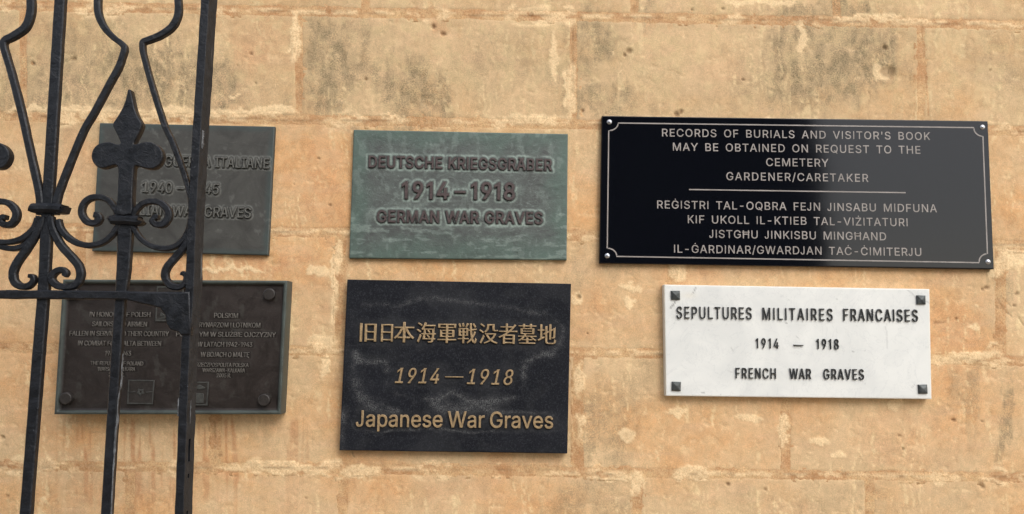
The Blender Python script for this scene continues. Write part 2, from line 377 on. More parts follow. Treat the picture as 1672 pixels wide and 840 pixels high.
"p":"53,-143,53,379,112,379,112,319,118,319,126,331,137,346,152,360,171,373,197,381,229,384,274,378,313,361,345,332,370,293,385,245,390,189,385,133,370,84,346,45,313,16,274,-2,229,-8,198,-5,173,4,153,17,138,31,127,46,118,59,114,59,114,-143|220,47,253,51,279,66,301,88,316,117,325,151,328,189,325,227,316,261,301,290,280,311,253,325,220,330,188,325,161,312,140,291,125,263,116,229,113,189,116,150,125,115,140,86,162,65,188,51",
"r":"53,0,53,379,112,379,112,321,115,321,130,347,152,367,181,380,213,385,221,385,229,384,243,384,243,322,239,323,230,324,219,325,207,326,182,323,159,315,140,301,126,284,117,262,114,237,114,0",
"s":"182,-8,145,-5,112,3,84,18,62,38,45,63,36,94,94,107,105,79,124,60,150,49,181,45,217,50,244,62,262,81,268,103,265,121,254,136,237,147,212,155,149,170,104,186,72,208,53,237,47,274,51,305,65,332,87,354,115,370,149,381,187,384,223,381,254,372,279,358,299,339,314,316,324,290,268,277,258,298,243,316,219,328,187,333,156,329,131,317,114,299,109,277,112,258,124,243,144,232,172,223,229,209,275,194,306,171,325,142,331,107,326,75,312,47,290,24,260,6,223,-5",
"v":"163,0,226,0,371,379,305,378,225,158,213,122,195,57,175,126,84,378,17,379"}
KJ={"旧":"40,280,40,-28,68,-28,68,280|123,270,123,-27,150,-27,150,-1,283,-1,283,-25,311,-25,311,270|150,23,150,125,283,125,283,23|150,150,150,245,283,245,283,150",
"日":"89,123,263,123,263,25,89,25|89,149,89,244,263,244,263,149|62,270,62,-24,89,-24,89,-1,263,-1,263,-22,291,-22,291,270",
"本":"161,294,161,220,23,220,23,194,129,194,98,136,58,86,13,49,23,39,32,28,81,71,123,128,155,194,161,194,161,64,79,64,79,37,161,37,161,-28,189,-28,189,37,270,37,270,64,189,64,189,194,194,194,226,128,268,71,317,28,327,41,338,51,291,87,251,137,220,194,328,194,328,220,189,220,189,294",
"海":"33,271,67,253,94,234,109,254,82,272,48,289|15,169,46,152,72,133,87,153,61,171,29,188|25,-8,48,-22,64,14,80,53,94,92,74,106,58,65,41,25|195,164,217,145,234,125,160,125,166,174,287,174,285,125,235,125,250,135,232,155,210,174|100,125,100,100,132,100,126,59,119,23,275,23,271,10,267,2,262,-2,254,-4,238,-3,213,-1,218,-13,220,-24,245,-25,264,-25,278,-21,289,-12,296,1,301,23,327,23,327,46,304,46,306,71,308,100,337,100,337,125,310,125,312,184,312,192,313,197,144,197,140,162,136,125|157,100,284,100,281,70,279,46,149,46|186,90,210,68,228,46,244,57,225,79,201,99|155,294,139,254,119,217,96,186,107,179,118,172,138,198,156,230,328,230,328,255,168,255,174,271,180,288",
"軍":"22,39,22,15,162,15,162,-29,188,-29,188,15,329,15,329,39,188,39,188,65,294,65,294,181,188,181,188,206,280,206,280,227,188,227,188,253,297,253,297,208,323,208,323,276,28,276,28,208,54,208,54,253,162,253,162,227,71,227,71,206,162,206,162,181,61,181,61,65,162,65,162,39|85,114,162,114,162,85,85,85|188,114,268,114,268,85,188,85|85,162,162,162,162,133,85,133|188,162,268,162,268,133,188,133",
"戦":"269,278,293,247,310,217,331,230,314,259,289,289|15,279,30,248,39,220,62,229,52,257,36,286|79,288,90,256,95,228,119,234,113,262,103,293|171,292,157,257,140,225,161,217,179,248,198,284|223,292,225,242,228,194,189,189,192,165,230,169,237,109,248,58,209,20,165,-8,175,-17,184,-27,222,-2,256,31,278,-12,309,-28,328,-14,343,42,333,48,324,56,318,16,308,3,290,17,275,55,304,101,325,152,305,163,289,123,268,85,260,126,255,172,338,183,335,207,252,197,249,243,248,292|49,140,94,140,94,108,49,108|117,140,163,140,163,108,117,108|49,192,94,192,94,160,49,160|117,192,163,192,163,160,117,160|14,57,14,34,93,34,93,-28,118,-28,118,34,197,34,197,57,118,57,118,88,186,88,186,213,26,213,26,88,93,88,93,57",
"没":"29,271,64,250,93,230,108,251,79,270,44,289|12,176,47,157,77,138,92,159,61,177,26,195|23,-6,45,-23,65,13,86,52,105,91,86,107,65,66,43,27|156,282,156,242,146,201,101,164,111,155,119,144,170,189,181,241,181,257,250,257,250,205,256,174,282,165,314,165,326,166,335,167,332,193,323,191,314,191,283,191,278,194,276,204,276,282|274,115,250,78,217,48,185,79,161,115|119,139,119,115,142,115,135,112,160,69,194,33,146,10,93,-4,101,-15,107,-28,164,-10,216,16,264,-10,321,-28,329,-15,338,-4,285,11,239,33,268,60,293,94,311,133,293,140,289,139",
"者":"293,282,274,258,253,236,253,250,166,250,166,294,140,294,140,250,50,250,50,227,140,227,140,182,19,182,19,158,156,158,110,131,62,108,11,88,20,77,28,66,60,79,92,94,92,-28,119,-28,119,-16,261,-16,261,-27,288,-27,288,121,143,121,171,139,199,158,331,158,331,182,230,182,261,209,290,239,315,270|166,182,166,227,244,227,218,204,190,182|119,43,261,43,261,6,119,6|119,64,119,99,261,99,261,64",
"墓":"85,169,267,169,267,147,85,147|85,208,267,208,267,186,85,186|162,79,162,54,89,54,109,71,125,88,229,88,271,50,323,23,330,34,339,43,295,62,257,88,332,88,332,109,141,109,148,119,153,130,293,130,293,225,60,225,60,130,125,130,119,119,112,109,19,109,19,88,93,88,58,61,12,39,20,31,27,21,60,36,88,53,88,34,162,34,162,2,37,2,37,-19,316,-19,316,2,188,2,188,34,262,34,262,54,188,54,188,79|223,294,223,270,127,270,127,294,102,294,102,270,24,270,24,249,102,249,102,229,127,229,127,249,223,249,223,229,249,229,249,249,328,249,328,270,249,270,249,294",
"地":"150,262,150,166,112,150,122,126,150,138,150,28,161,-10,202,-20,289,-20,325,-6,338,44,325,47,314,54,308,14,287,4,203,4,180,8,175,27,175,149,222,169,222,50,247,50,247,180,296,201,296,131,294,97,290,89,283,88,273,88,260,88,264,77,266,65,283,66,299,68,312,75,318,91,320,117,321,163,321,223,323,228,304,235,299,231,294,226,247,207,247,294,222,294,222,196,175,176,175,262|12,54,22,28,74,51,130,77,124,100,84,83,84,185,126,185,126,210,84,210,84,290,60,290,60,210,15,210,15,185,60,185,60,73,34,62"}
ADV={"'": 206, "-": 453, ".": 188, "/": 249, "0": 453, "1": 453, "2": 453, "3": 453, "4": 453, "5": 453, "8": 453, "9": 453, "A": 480, "B": 456, "C": 510, "D": 502, "E": 419, "F": 410, "G": 520, "H": 517, "I": 300, "J": 396, "K": 467, "L": 393, "M": 628, "N": 523, "O": 533, "P": 445, "Q": 533, "R": 449, "S": 447, "T": 449, "U": 517, "V": 480, "W": 686, "X": 474, "Y": 472, "Z": 438, "a": 389, "e": 404, "n": 410, "p": 424, "r": 259, "s": 365, "v": 389}
def _dec(s):
    out = []
    for q in s.split('|'):
        v = [int(t) for t in q.split(',')]
        out.append([(float(v[i]), float(v[i + 1])) for i in range(0, len(v), 2)])
    return out
def _area(p):
    return sum(p[i - 1][0] * p[i][1] - p[i][0] * p[i - 1][1] for i in range(len(p))) / 2
def _off(p, ax, ay, sgn):
    """move each edge outward: ax for upright edges, ay for level edges"""
    n = len(p); E = []
    for i in range(n):
        x0, y0 = p[i]; x1, y1 = p[(i + 1) % n]
        dx, dy = x1 - x0, y1 - y0; L = math.hypot(dx, dy) or 1e-6
        nx, ny = dy / L * sgn, -dx / L * sgn
        E.append((nx, ny, ax * nx * nx + ay * ny * ny))
    out = []
    for i in range(n):
        a, b = E[i - 1], E[i]
        det = a[0] * b[1] - a[1] * b[0]
        if abs(det) < .35:
            nx, ny = a[0] + b[0], a[1] + b[1]; L = math.hypot(nx, ny) or 1e-6
            d = (a[2] + b[2]) / 2
            out.append((p[i][0] + nx / L * d, p[i][1] + ny / L * d))
        else:
            vx = (a[2] * b[1] - b[2] * a[1]) / det
            vy = (a[0] * b[2] - b[0] * a[2]) / det
            L = math.hypot(vx, vy); M = 2.2 * max(abs(ax), abs(ay))
            if L > M: vx, vy = vx / L * M, vy / L * M
            out.append((p[i][0] + vx, p[i][1] + vy))
    return out
def _serif(p, s, h, cap):
    """slab feet on every stem end that lies on the base line or the cap line"""
    out = []; n = len(p)
    for i in range(n):
        a, b = p[i], p[(i + 1) % n]
        out.append(a)
        for y0, up in ((0, 1), (cap, -1)):
            if abs(a[1] - y0) < 16 and abs(b[1] - y0) < 16 and abs(a[1] - b[1]) < 3 and 34 < abs(a[0] - b[0]) < 125:
                d = 1 if b[0] > a[0] else -1
                out.pop()
                out += [(a[0], a[1] + up * h), (a[0] - d * s, a[1] + up * h * .7), (a[0] - d * s, a[1]),
                        (b[0] + d * s, b[1]), (b[0] + d * s, b[1] + up * h * .7), (b[0], b[1] + up * h)]
                p[(i + 1) % n] = (b[0] + 0, b[1] + up * h)
                break
    return out
CAPH = 509.0
PLAIN = {'I': ([[(64, 0), (120, 0), (120, 509), (64, 509)]], 184),
         '1': ([[(150, 0), (207, 0), (207, 509), (162, 509), (48, 428), (48, 368), (150, 438)]], 300),
         'J': ([[(257, 509), (257, 150), (249, 88), (224, 38), (184, 6), (135, -8), (82, -4), (38, 24), (16, 70), (10, 128), (62, 134), (70, 88), (92, 56), (128, 43), (162, 50), (188, 76), (200, 118), (201, 150), (201, 509)]], 330)}
def glyph(c, st):
    """outlines of one character in a style: dict(ax, ay, serif, slant)"""
    base = {'Ġ': 'G', 'Ċ': 'C', 'Ż': 'Z', 'Ħ': 'H', 'Ä': 'A', 'Ł': 'L', 'Ę': 'E', '–': '-', '—': '-'}.get(c, c)
    kj = base in KJ
    polys = _dec(KJ[base] if kj else GL[base])
    if base in PLAIN and not st.get('slab'): polys = [list(q) for q in PLAIN[base][0]]
    big = max(polys, key=lambda q: abs(_area(q)))
    sgn = 1 if _area(big) > 0 else -1
    ax, ay = st.get('ax', 0), st.get('ay', 0)
    if c in '–—':
        L = 420 if c == '–' else 560
        if st.get('dash'): L = st['dash']
        polys = [[(20, 215 - 22), (L - 20, 215 - 22), (L - 20, 215 + 22), (20, 215 + 22)]]; sgn = 1
    polys = [_off(q, ax, ay, sgn) for q in polys]
    if st.get('serif') and c not in "-–—'/.O0CGQ":
        polys = [_serif(list(q), st['serif'], st.get('sh', 26), CAPH) for q in polys]
    X = [q[0] for p in polys for q in p]; x0, x1 = min(X), max(X)
    R = lambda a, b, c_, d: [(a, b), (c_, b), (c_, d), (a, d)]
    sw = 56 + 2 * ax
    if c in 'ĠĊŻ': cx = (x0 + x1) / 2 + 10; polys.append(R(cx - sw / 2, 575, cx + sw / 2, 575 + sw))
    if c == 'Ä':
        for cx in (.3, .7): cc = x0 + (x1 - x0) * cx; polys.append(R(cc - sw / 2, 470, cc + sw / 2, 470 + sw))
    if c == 'Ħ':
        polys += [R(x0 - 45, 372, x0 - 1, 418), R(x0 + sw + 1, 372, x1 - sw - 1, 418), R(x1 + 1, 372, x1 + 45, 418)]
    if c == 'Ł': polys += [[(x0 - 50, 170), (x0 - 2, 200), (x0 - 2, 255), (x0 - 50, 225)], [(x0 + sw + 2, 240), (x0 + sw + 60, 280), (x0 + sw + 60, 335), (x0 + sw + 2, 295)]]
    if c == 'Ę': polys.append([(x1 - 90, -8), (x1 - 60, -90), (x1 - 10, -95), (x1 - 45, -8)])
    sl = st.get('slant', 0)
    if sl: polys = [[(x + y * sl, y) for x, y in q] for q in polys]
    return polys
def advance(c, st):
    if c == ' ': return st.get('space', 260)
    if c in '–—': return st.get('dash', 420 if c == '–' else 560)
    base = {'Ġ': 'G', 'Ċ': 'C', 'Ż': 'Z', 'Ħ': 'H', 'Ä': 'A', 'Ł': 'L', 'Ę': 'E'}.get(c, c)
    a = 350 if base in KJ else ADV[base]
    if base in PLAIN and not st.get('slab'): a = PLAIN[base][1]
    return a + 2 * st.get('ax', 0)
def layout(text, p0, p1, cap, st, k=1.0):
    """-> list of (char, x along the line in px), x scale, y scale (px per unit)"""
    sy = cap / (294.0 + 28 if text[0] in KJ else CAPH)
    L = math.hypot(p1[0] - p0[0], p1[1] - p0[1])
    nat = sum(advance(c, st) for c in text)
    left = min(q[0] for p in glyph(text[0], st) for q in p)
    last = text[-1]
    right = advance(last, st) - max(q[0] for p in glyph(last, st) for q in p)
    nat -= left + right
    n = len(text) - 1
    track = (L / (k * sy) - nat) / max(n, 1)
    lo = st.get('mintrack', -40)
    track = max(track, lo)
    sx = L / (nat + track * n)
    x, out = -left * sx, []
    for c in text:
        if c != ' ': out.append((c, x))
        x += (advance(c, st) + track) * sx
    return out, sx, sy
_gcache = {}
LETTER_COUNT = 0
def glyph_thin(c, st, u):
    return glyph(c, dict(st, ax=st.get('ax', 0) - u, ay=st.get('ay', 0) - u))
def write_line(text, p0, p1, cap, st, depth, h, mat, root, k=1.0, single=True, bevel=.12, key=''):
    """raised lettering on a plaque whose face is `depth` in front of the wall; returns outline sample points in px"""
    out, sx, sy = layout(text, p0, p1, cap, st, k)
    A, B = W3(*p0, depth), W3(*p1, depth)
    Lpx = math.hypot(p1[0] - p0[0], p1[1] - p0[1])
    Lm = float(np.linalg.norm(B - A)); mpp = Lm / Lpx
    ex = (B - A) / Lm
    ux, uy = (p1[0] - p0[0]) / Lpx, (p1[1] - p0[1]) / Lpx
    SX, SY = sx * mpp, sy * mpp
    rl = np.array(root.location)
    samples, allp = [], []
    for c, x in out:
        g = glyph(c, st)
        for q in g:
            for i in range(len(q)):
                a, b = q[i - 1], q[i]
                n = max(1, int(math.hypot(a[0] - b[0], a[1] - b[1]) * sy / 1.5))
                for j in range(n):
                    gx, gy = a[0] + (b[0] - a[0]) * j / n, a[1] + (b[1] - a[1]) * j / n
                    s_, t_ = x + gx * sx, gy * sy
                    samples.append((p0[0] + ux * s_ + uy * t_, p0[1] + uy * s_ - ux * t_))
        if single:
            kk = (c, key, round(SX * 1e7), round(SY * 1e7))
            if kk not in _gcache:
                bv = min(h * .4, .10 * 56 * SX)
                polys = [[(px * SX, py * SY) for px, py in q] for q in glyph_thin(c, st, bv / SX)]
                _gcache[kk] = poly_mesh('letter', polys, h + .0006, bv, 1, False)
                _gcache[kk].materials.append(mat)
            o = link('letter', _gcache[kk], None, root)
            P = A + ex * (x * mpp) - rl; P[1] += .0006
            o.matrix_local = Matrix(((ex[0], 0, -ex[2], P[0]), (0, 1, 0, P[1]), (ex[2], 0, ex[0], P[2]), (0, 0, 0, 1)))
        else:
            allp += [[(x * mpp + px * SX, py * SY) for px, py in q] for q in glyph_thin(c, st, 4)]
    if not single:
        me = poly_mesh('lettering', allp, h + .0006, min(h * .4, 4 * SX), 1, False)
        o = link('lettering', me, mat, root)
        P = A - rl; P[1] += .0006
        o.matrix_local = Matrix(((ex[0], 0, -ex[2], P[0]), (0, 1, 0, P[1]), (ex[2], 0, ex[0], P[2]), (0, 0, 0, 1)))
    return samples

# ------------------------------------------------------------------ the wall
BX0, BX1 = -560, 2240
def lerp(x, pts):
    xs = [p[0] for p in pts]; ys = [p[1] for p in pts]
    return np.interp(x, xs, ys)
J = [  # bed joints, left to right, in survey units
    [(-560, -346), (2240, -356)],
    [(-560, -174), (2240, -160)],
    [(-560, 2), (0, 9), (600, 21), (930, 27), (1672, 41), (2240, 50)],
    [(-560, 176), (0, 190), (480, 196), (930, 203), (1672, 214), (2240, 224)],
    [(-560, 366), (0, 371), (500, 379), (960, 386), (1672, 401), (2240, 409)],
    [(-560, 561), (0, 568), (540, 573), (1020, 577), (1672, 590), (2240, 597)],
    [(-560, 756), (0, 761), (560, 766), (1000, 772), (1672, 780), (2240, 786)],
    [(-560, 952), (2240, 974)], [(-560, 1148), (2240, 1160)], [(-560, 1344), (2240, 1350)], [(-560, 1560), (2240, 1560)],
    [(-560, 1800), (2240, 1800)]]
V = [[-420, 60, 470, 880, 1290, 1800], [-380, 36, 597, 1036, 1366, 1860], [-390, 38, 488, 936, 1504, 1950],
     [-160, 262, 742, 1250, 1700, 2100], [-330, 131, 556, 1097, 1634, 2080], [-120, 352, 944, 1283, 1738],
     [-250, 212, 560, 1041, 1420, 1900], [-100, 380, 800, 1250, 1700], [-300, 150, 620, 1060, 1500, 1950], [-60, 400, 860, 1300, 1800]]
JG = {1: 3.5, 2: 2.6, 3: 4.0, 4: 5.5, 5: 5.0, 6: 4.5}      # half width of the upright joints, row by row
def jn(k, X): return lerp(X, J[k])
tanc, orange, pink, olive = lin(210, 178, 136), lin(212, 164, 114), lin(212, 175, 137), lin(184, 164, 126)
cream, brown, lightc, grey = lin(237, 208, 162), lin(196, 152, 108), lin(222, 190, 140), lin(143, 126, 97)
# soft stains: x, y, rx, ry, strength
LICHEN = [(210, 130, 190, 75, .85), (120, 60, 80, 50, .5), (360, 130, 24, 55, 1.0), (540, 105, 60, 60, .8), (520, 155, 50, 35, .7), (670, 150, 62, 52, 1.0), (726, 158, 14, 34, 1.0),
          (560, 60, 80, 35, .45), (800, 110, 70, 70, .3), (960, 60, 40, 50, .6), (980, 165, 75, 30, .75), (1330, 110, 90, 85, 1.0), (1420, 90, 60, 60, .9), (1240, 130, 60, 50, .3),
          (1320, 15, 60, 25, .9), (1395, 14, 40, 22, .8), (1060, 15, 30, 16, .5), (1000, 420, 40, 30, .3), (945, 430, 25, 60, .35),
          (985, 690, 50, 90, .5), (1040, 640, 30, 70, .3), (1590, 660, 14, 75, .5), (1640, 690, 13, 90, .7), (1640, 400, 26, 40, .3), (1560, 640, 20, 40, .4),
          (960, 820, 80, 45, .45), (1400, 820, 200, 40, .25), (700, 205, 60, 8, .7), (620, 205, 60, 7, .5), (1630, 455, 16, 26, .5), (25, 140, 22, 60, .5)]
OCHRE = [(430, 70, 60, 55, .9), (400, 170, 60, 40, .3), (130, 270, 30, 90, .6), (520, 300, 50, 90, .7), (330, 435, 260, 22, 1.0), (520, 500, 45, 70, .4), (70, 640, 60, 120, .45), (1560, 560, 60, 90, .55),
         (1090, 30, 60, 6, .6), (690, 30, 60, 9, 1.0), (720, 40, 26, 14, .8), (1250, 690, 100, 60, .25), (1120, 450, 60, 25, .7), (1500, 720, 120, 50, .5), (60, 50, 30, 60, .5), (840, 755, 90, 14, .5), (1180, 130, 40, 80, .25),
         (200, 800, 160, 40, .35), (720, 805, 220, 40, .3), (935, 300, 12, 90, .4), (960, 520, 25, 60, .4), (20, 420, 60, 80, .4), (1440, 690, 60, 20, .3)]
CREAM = [(1025, 712, 13, 10), (1105, 672, 22, 7), (1221, 684, 22, 7), (1337, 719, 17, 8), (1587, 582, 40, 9), (1590, 533, 10, 5), (1622, 563, 11, 3.5), (1590, 500, 5, 3), (520, 443, 16, 11), (1130, 773, 34, 13),
         (1028, 495, 10, 9), (942, 488, 9, 12), (1650, 425, 30, 18), (1625, 445, 14, 12), (1310, 60, 8, 30), (1440, 118, 12, 16), (905, 90, 8, 40), (930, 150, 9, 50), (480, 60, 8, 40), (545, 470, 7, 60), (556, 420, 6, 30), (525, 560, 22, 14),
         (530, 600, 8, 20), (1280, 700, 5, 30), (1460, 660, 12, 10), (1370, 745, 12, 6), (380, 160, 5, 3), (948, 620, 7, 30), (950, 700, 5, 25), (1040, 790, 14, 22), (1010, 782, 30, 7), (1030, 470, 16, 7), (590, 770, 30, 8), (470, 768, 60, 7), (470, 760, 90, 5),
         (1240, 4, 60, 6), (1300, 200, 60, 5), (1410, 30, 60, 5), (640, 190, 20, 3), (860, 196, 60, 7), (440, 181, 40, 9), (880, 425, 40, 4), (260, 186, 200, 8), (100, 180, 90, 6), (370, 440, 60, 4), (1110, 440, 14, 22), (1500, 560, 10, 4)]
PITS = [(410, 88, 3), (386, 107, 2), (418, 137, 2), (597, 130, 4), (708, 43, 5), (724, 55, 5), (868, 23, 4), (1028, 84, 6), (1020, 90, 4), (1105, 186, 6), (1112, 183, 4), (1188, 791, 4), (1558, 687, 4), (1469, 711, 2.5), (1474, 734, 2.5), (1604, 688, 2), (359, 743, 4), (54, 103, 5),
        (120, 97, 6), (5, 715, 4), (13, 811, 3), (207, 778, 3), (545, 472, 2.2), (1600, 790, 5), (1604, 795, 4), (1612, 470, 4), (1606, 474, 3), (1562, 522, 2.5), (1180, 15, 3), (1450, 118, 15), (1445, 78, 6), (1452, 30, 3), (950, 30, 3), (1617, 115, 2.5), (1130, 18, 3), (350, 645, 2), (1213, 130, 2.5),
        (945, 485, 5), (960, 545, 1.8), (980, 760, 1.5), (990, 184, 2), (950, 180, 3), (948, 186, 2), (500, 815, 2), (750, 660, 2), (1250, 800, 3), (1320, 640, 2), (1500, 790, 2.5), (85, 350, 2), (520, 260, 2.5), (480, 300, 2), (540, 335, 3), (1640, 560, 2), (1660, 480, 4), (1655, 500, 3), (1628, 500, 3)]
CRACKS = [([(340, 196), (400, 194), (470, 197)], .8), ([(352, 690), (352, 745)], .6), ([(0, 766), (40, 767)], .7), ([(1418, 150), (1421, 160), (1417, 170), (1419, 195)], .6), ([(1505, 40), (1512, 110), (1516, 190)], .5), ([(1628, 485), (1640, 505), (1652, 518)], .7), ([(1636, 484), (1650, 500)], .6), ([(1664, 520), (1672, 532)], .7),
          ([(1525, 528), (1545, 526)], .6), ([(936, 40), (936, 150)], .5), ([(220, 190), (300, 192), (345, 197)], .8), ([(0, 184), (30, 188)], .6), ([(575, 738), (577, 746)], .9), ([(1480, 195), (1490, 188)], .5)]
def near_row(Y, X):
    return Y
def smear_field(X, Y):
    """how much pale lime mortar has been wiped over the face here"""
    n = fbm(X / 26, Y / 9, 71, 6)
    s = np.zeros_like(X)
    wx = X + (fbm(X / 14, Y / 14, 5, 5) - .5) * 26; wy = Y + (fbm(X / 14, Y / 12, 9, 5) - .5) * 20
    for x, y, rx, ry in CREAM:
        d = np.hypot((wx - x) / rx, (wy - y) / ry)
        s = np.maximum(s, 1 - sstep(.88, 1.12, d))
    for k in range(1, len(J) - 1):
        yj = jn(k, X)
        d = np.abs(Y - yj + 4 * (fbm(X / 60, Y * 0, 31 + k) - .5))
        wd = 4 + 17 * sstep(.5, .75, fbm(X / 70, Y * 0 + k, 40 + k))
        s = np.maximum(s, (1 - sstep(wd * .7, wd, d)) * sstep(.46, .56, n) * .9)
    return s
def stains(X, Y, L, wob=26):
    s = np.zeros_like(X)
    wx = X + (fbm(X / 16, Y / 70, 15) - .5) * wob * 2.4; wy = Y + (fbm(X / 14, Y / 60, 19) - .5) * wob * 3
    for x, y, rx, ry, st in L:
        d = np.hypot((wx - x) / (rx * 1.1), (wy - y) / (ry * 1.1))
        s = 1 - (1 - s) * (1 - st * (1 - sstep(.45, 1.15, d)))
    return s
def wall_colour(X, Y, tone, mortar):
    n1 = fbm(X / 120, Y / 85, 1, 7); n2 = fbm(X / 24, Y / 20, 2, 4); n3 = fbm(X / 9, Y / 70, 3, 3); n4 = fbm(X / 60, Y / 14, 4, 4)
    e = lambda a: a[..., None]
    C = tanc * e(np.ones_like(X))
    C = C + (orange - C) * e(np.clip(tone + .08 + (n1 - .5) * 2.6, 0, 1))
    C = C + (pink - C) * e(sstep(.5, .72, n4) * .35)
    oc = stains(X, Y, OCHRE)
    C = C + (lin(204, 153, 110) - C) * e(np.clip(oc * .6, 0, 1))
    # pale run marks and broad patches
    C = C * e(1 + (n2 - .5) * .18 + (n3 - .5) * .11)
    wob_ = X + (fbm(X / 30, Y / 22, 26, 3) - .5) * 16
    run = sstep(.60 - .05 * sstep(230, 180, Y), .67, fbm(wob_ / 4.2, Y / 75, 23, 4)) * sstep(.42, .6, fbm(X / 60, Y / 60, 24)) * sstep(.35, .6, fbm(X / 6, Y / 5, 27, 3))
    C = C + (lin(231, 204, 156) - C) * e(run * .75)
    L = stains(X, Y, LICHEN)
    up = sstep(260, 120, Y)
    L = np.clip(L + .35 * up * sstep(.5, .75, fbm(X / 90, Y / 60, 29)), 0, 1)
    L = L * (1 - .8 * run) * (.5 + .5 * sstep(.36, .56, fbm(X / 13, Y / 30, 67, 4)))
    pale = sstep(.54, .60, fbm(X / 17, Y / 16, 61, 6)) * (.3 + .7 * up)
    C = C + (olive - C) * e(np.clip(up * .38 * sstep(.35, .6, n1), 0, 1))
    C = C + (lin(214, 190, 142) - C) * e(pale * .35)
    C = C + (grey - C) * e(np.clip(L * (.2 + .5 * sstep(.35, .62, fbm(X / 12, Y / 10, 66, 5))), 0, .75))
    # rusty runs below the cast plaque with the raised rim
    dr = sstep(676, 690, Y) * sstep(900, 720, Y) * sstep(85, 100, X) * sstep(560, 420, X)
    C = C + (lin(182, 122, 78) - C) * e(dr * sstep(.56, .70, fbm(X / 7, Y / 130, 44, 3)) * .65)
    cr = np.zeros_like(X)
    wx = X + (fbm(X / 9, Y / 9, 51) - .5) * 5; wy = Y + (fbm(X / 9, Y / 9, 52) - .5) * 5
    for pts, st in CRACKS: cr = np.maximum(cr, st * (1 - sstep(.4, 2.0, seg_dist(wx, wy, pts))))
    # shallow spalls
    sp = sstep(.70, .76, fbm(X / 13, Y / 9, 57, 3)) * .7
    pit = np.zeros_like(X)
    for x, y, r in PITS:
        m_ = (abs(X - x) < 30) & (abs(Y - y) < 30)
        if m_.any():
            d = np.hypot((wx - x), (wy - y) * 1.2)
            pit = np.maximum(pit, 1 - sstep(r * .5, r * 1.1, d))
    sm = smear_field(X, Y)
    C = C + (lin(232, 203, 156) - C) * e(np.clip(sp * .35, 0, 1))
    if mortar:
        mt = np.clip(fbm(X / 34, Y / 20, 81, 4) * 2.4 - .75, 0, 1)
        C = brown * e(1 - mt) + lin(218, 182, 134) * e(mt)
        C = C * e(.80 + .34 * fbm(X / 5, Y / 5, 82, 3))
        for k in range(len(J)):
            dl = np.abs(Y - jn(k, X) - 7 * (fbm(X / 45, Y * 0 + k, 83, 4) - .5))
            cr = np.maximum(cr, np.exp(-(dl / 1.1) ** 2) * sstep(.42, .52, fbm(X / 50, Y * 0 + k, 84, 3)) * .8)
    C = C + (cream * e(.90 + .16 * n2 / .5 * .9) - C) * e(sm * .85)
    C = C + (lin(90, 62, 38) - C) * e(np.clip(pit * .55 + cr * .6, 0, .9))
    big = np.zeros_like(X)
    marks = np.stack([np.clip(L * (1 - .8 * sm), 0, 1), np.clip((.9 if mortar else 0) * (1 - .6 * sm) + .35 * sm, 0, 1), sm], -1)
    return np.clip(C, .01, .95), marks, sm, pit, cr, sp
LIME = mat_limestone()
wall = thing('stone_wall', 'weathered honey coloured limestone block wall that carries the six plaques', 'wall', (0, 0, 0))
GAP = 4.5
NB_ = 0
for r in range(len(J) - 1):
    vs = [BX0] + V[r] + [BX1] if r < len(V) else [BX0, 0, 700, 1400, BX1]
    for i in range(len(vs) - 1):
        x0, x1 = vs[i] + JG.get(r, 5), vs[i + 1] - JG.get(r, 5)
        if x1 - x0 < 20: continue
        seen = x1 > -30 and x0 < 1700 and J[r + 1][0][1] > -40 and J[r][0][1] < 850
        stp = 2.3 if seen else 16.0
        if seen:
            xa = np.concatenate([np.arange(x0, min(x1, -20), 14) if x0 < -34 else [], np.arange(max(x0, -20), min(x1, 1692), stp), np.arange(1692, x1, 14) if x1 > 1706 else [], [x1]])
        else:
            xa = np.append(np.arange(x0, x1 - 4, stp), x1)
        hgt = J[r + 1][0][1] - J[r][0][1] - 2 * GAP
        ny = max(6, int(hgt / stp) + 1)
        X, T = np.meshgrid(xa, np.linspace(0, 1, ny))
        rs = random.Random(r * 31 + i)
        Y = (jn(r, X) + GAP) * (1 - T) + (jn(r + 1, X) - GAP) * T
        # uneven arrises
        ed = np.minimum(np.minimum(X - x0, x1 - X), np.minimum(T, 1 - T) * hgt)
        fall = np.exp(-(ed / 6.0))
        X2 = X + (fbm(X / 14, Y / 14, 100 + r) - .5) * 7 * fall * np.sign((x0 + x1) / 2 - X) * -1 * .8
        Y2 = Y + (fbm(X / 16, Y / 10, 120 + r) - .5) * 8 * fall
        tone = {0: .1, 1: .25, 2: .08, 3: .50, 4: .36, 5: .18, 6: .28}.get(r, .4) + rs.uniform(-.15, .15)
        C, marks, sm, pit, cr, sp = wall_colour(X2, Y2, tone, False)
        line = np.exp(-(ed / 2.0) ** 2) * sstep(.34, .46, fbm(X2 / 22, Y2 / 22, 140 + r, 4)) * (1 - .5 * sm)
        C = C + (lin(158, 112, 72) - C) * (line * .9)[..., None]
        C = C * (1 + rs.uniform(-.035, .035))
        P = W3(X2, Y2)
        edge = np.exp(-(ed / 2.6) ** 2)
        keep = 1 - np.exp(-(ed / 9.0) ** 1.5)
        tilt = (rs.uniform(-1, 1) * (X - x0) / (x1 - x0) + rs.uniform(-1, 1) * T) * .0008
        out = (fbm(X2 / 70, Y2 / 60, 7, 3) - .5) * .0035 + ((fbm(X2 / 20, Y2 / 14, 8, 5) - .5) * .0010 + tilt) * keep
        out = out - edge * .0017 - pit * .004 - cr * .002 - sp * .0014 + sm * .0005
        P[..., 1] -= out
        me = grid_mesh('limestone_block', P, {'albedo': C, 'marks': marks}, (0, 0, 0), skirt=.09)
        link('limestone_block', me, LIME, wall)
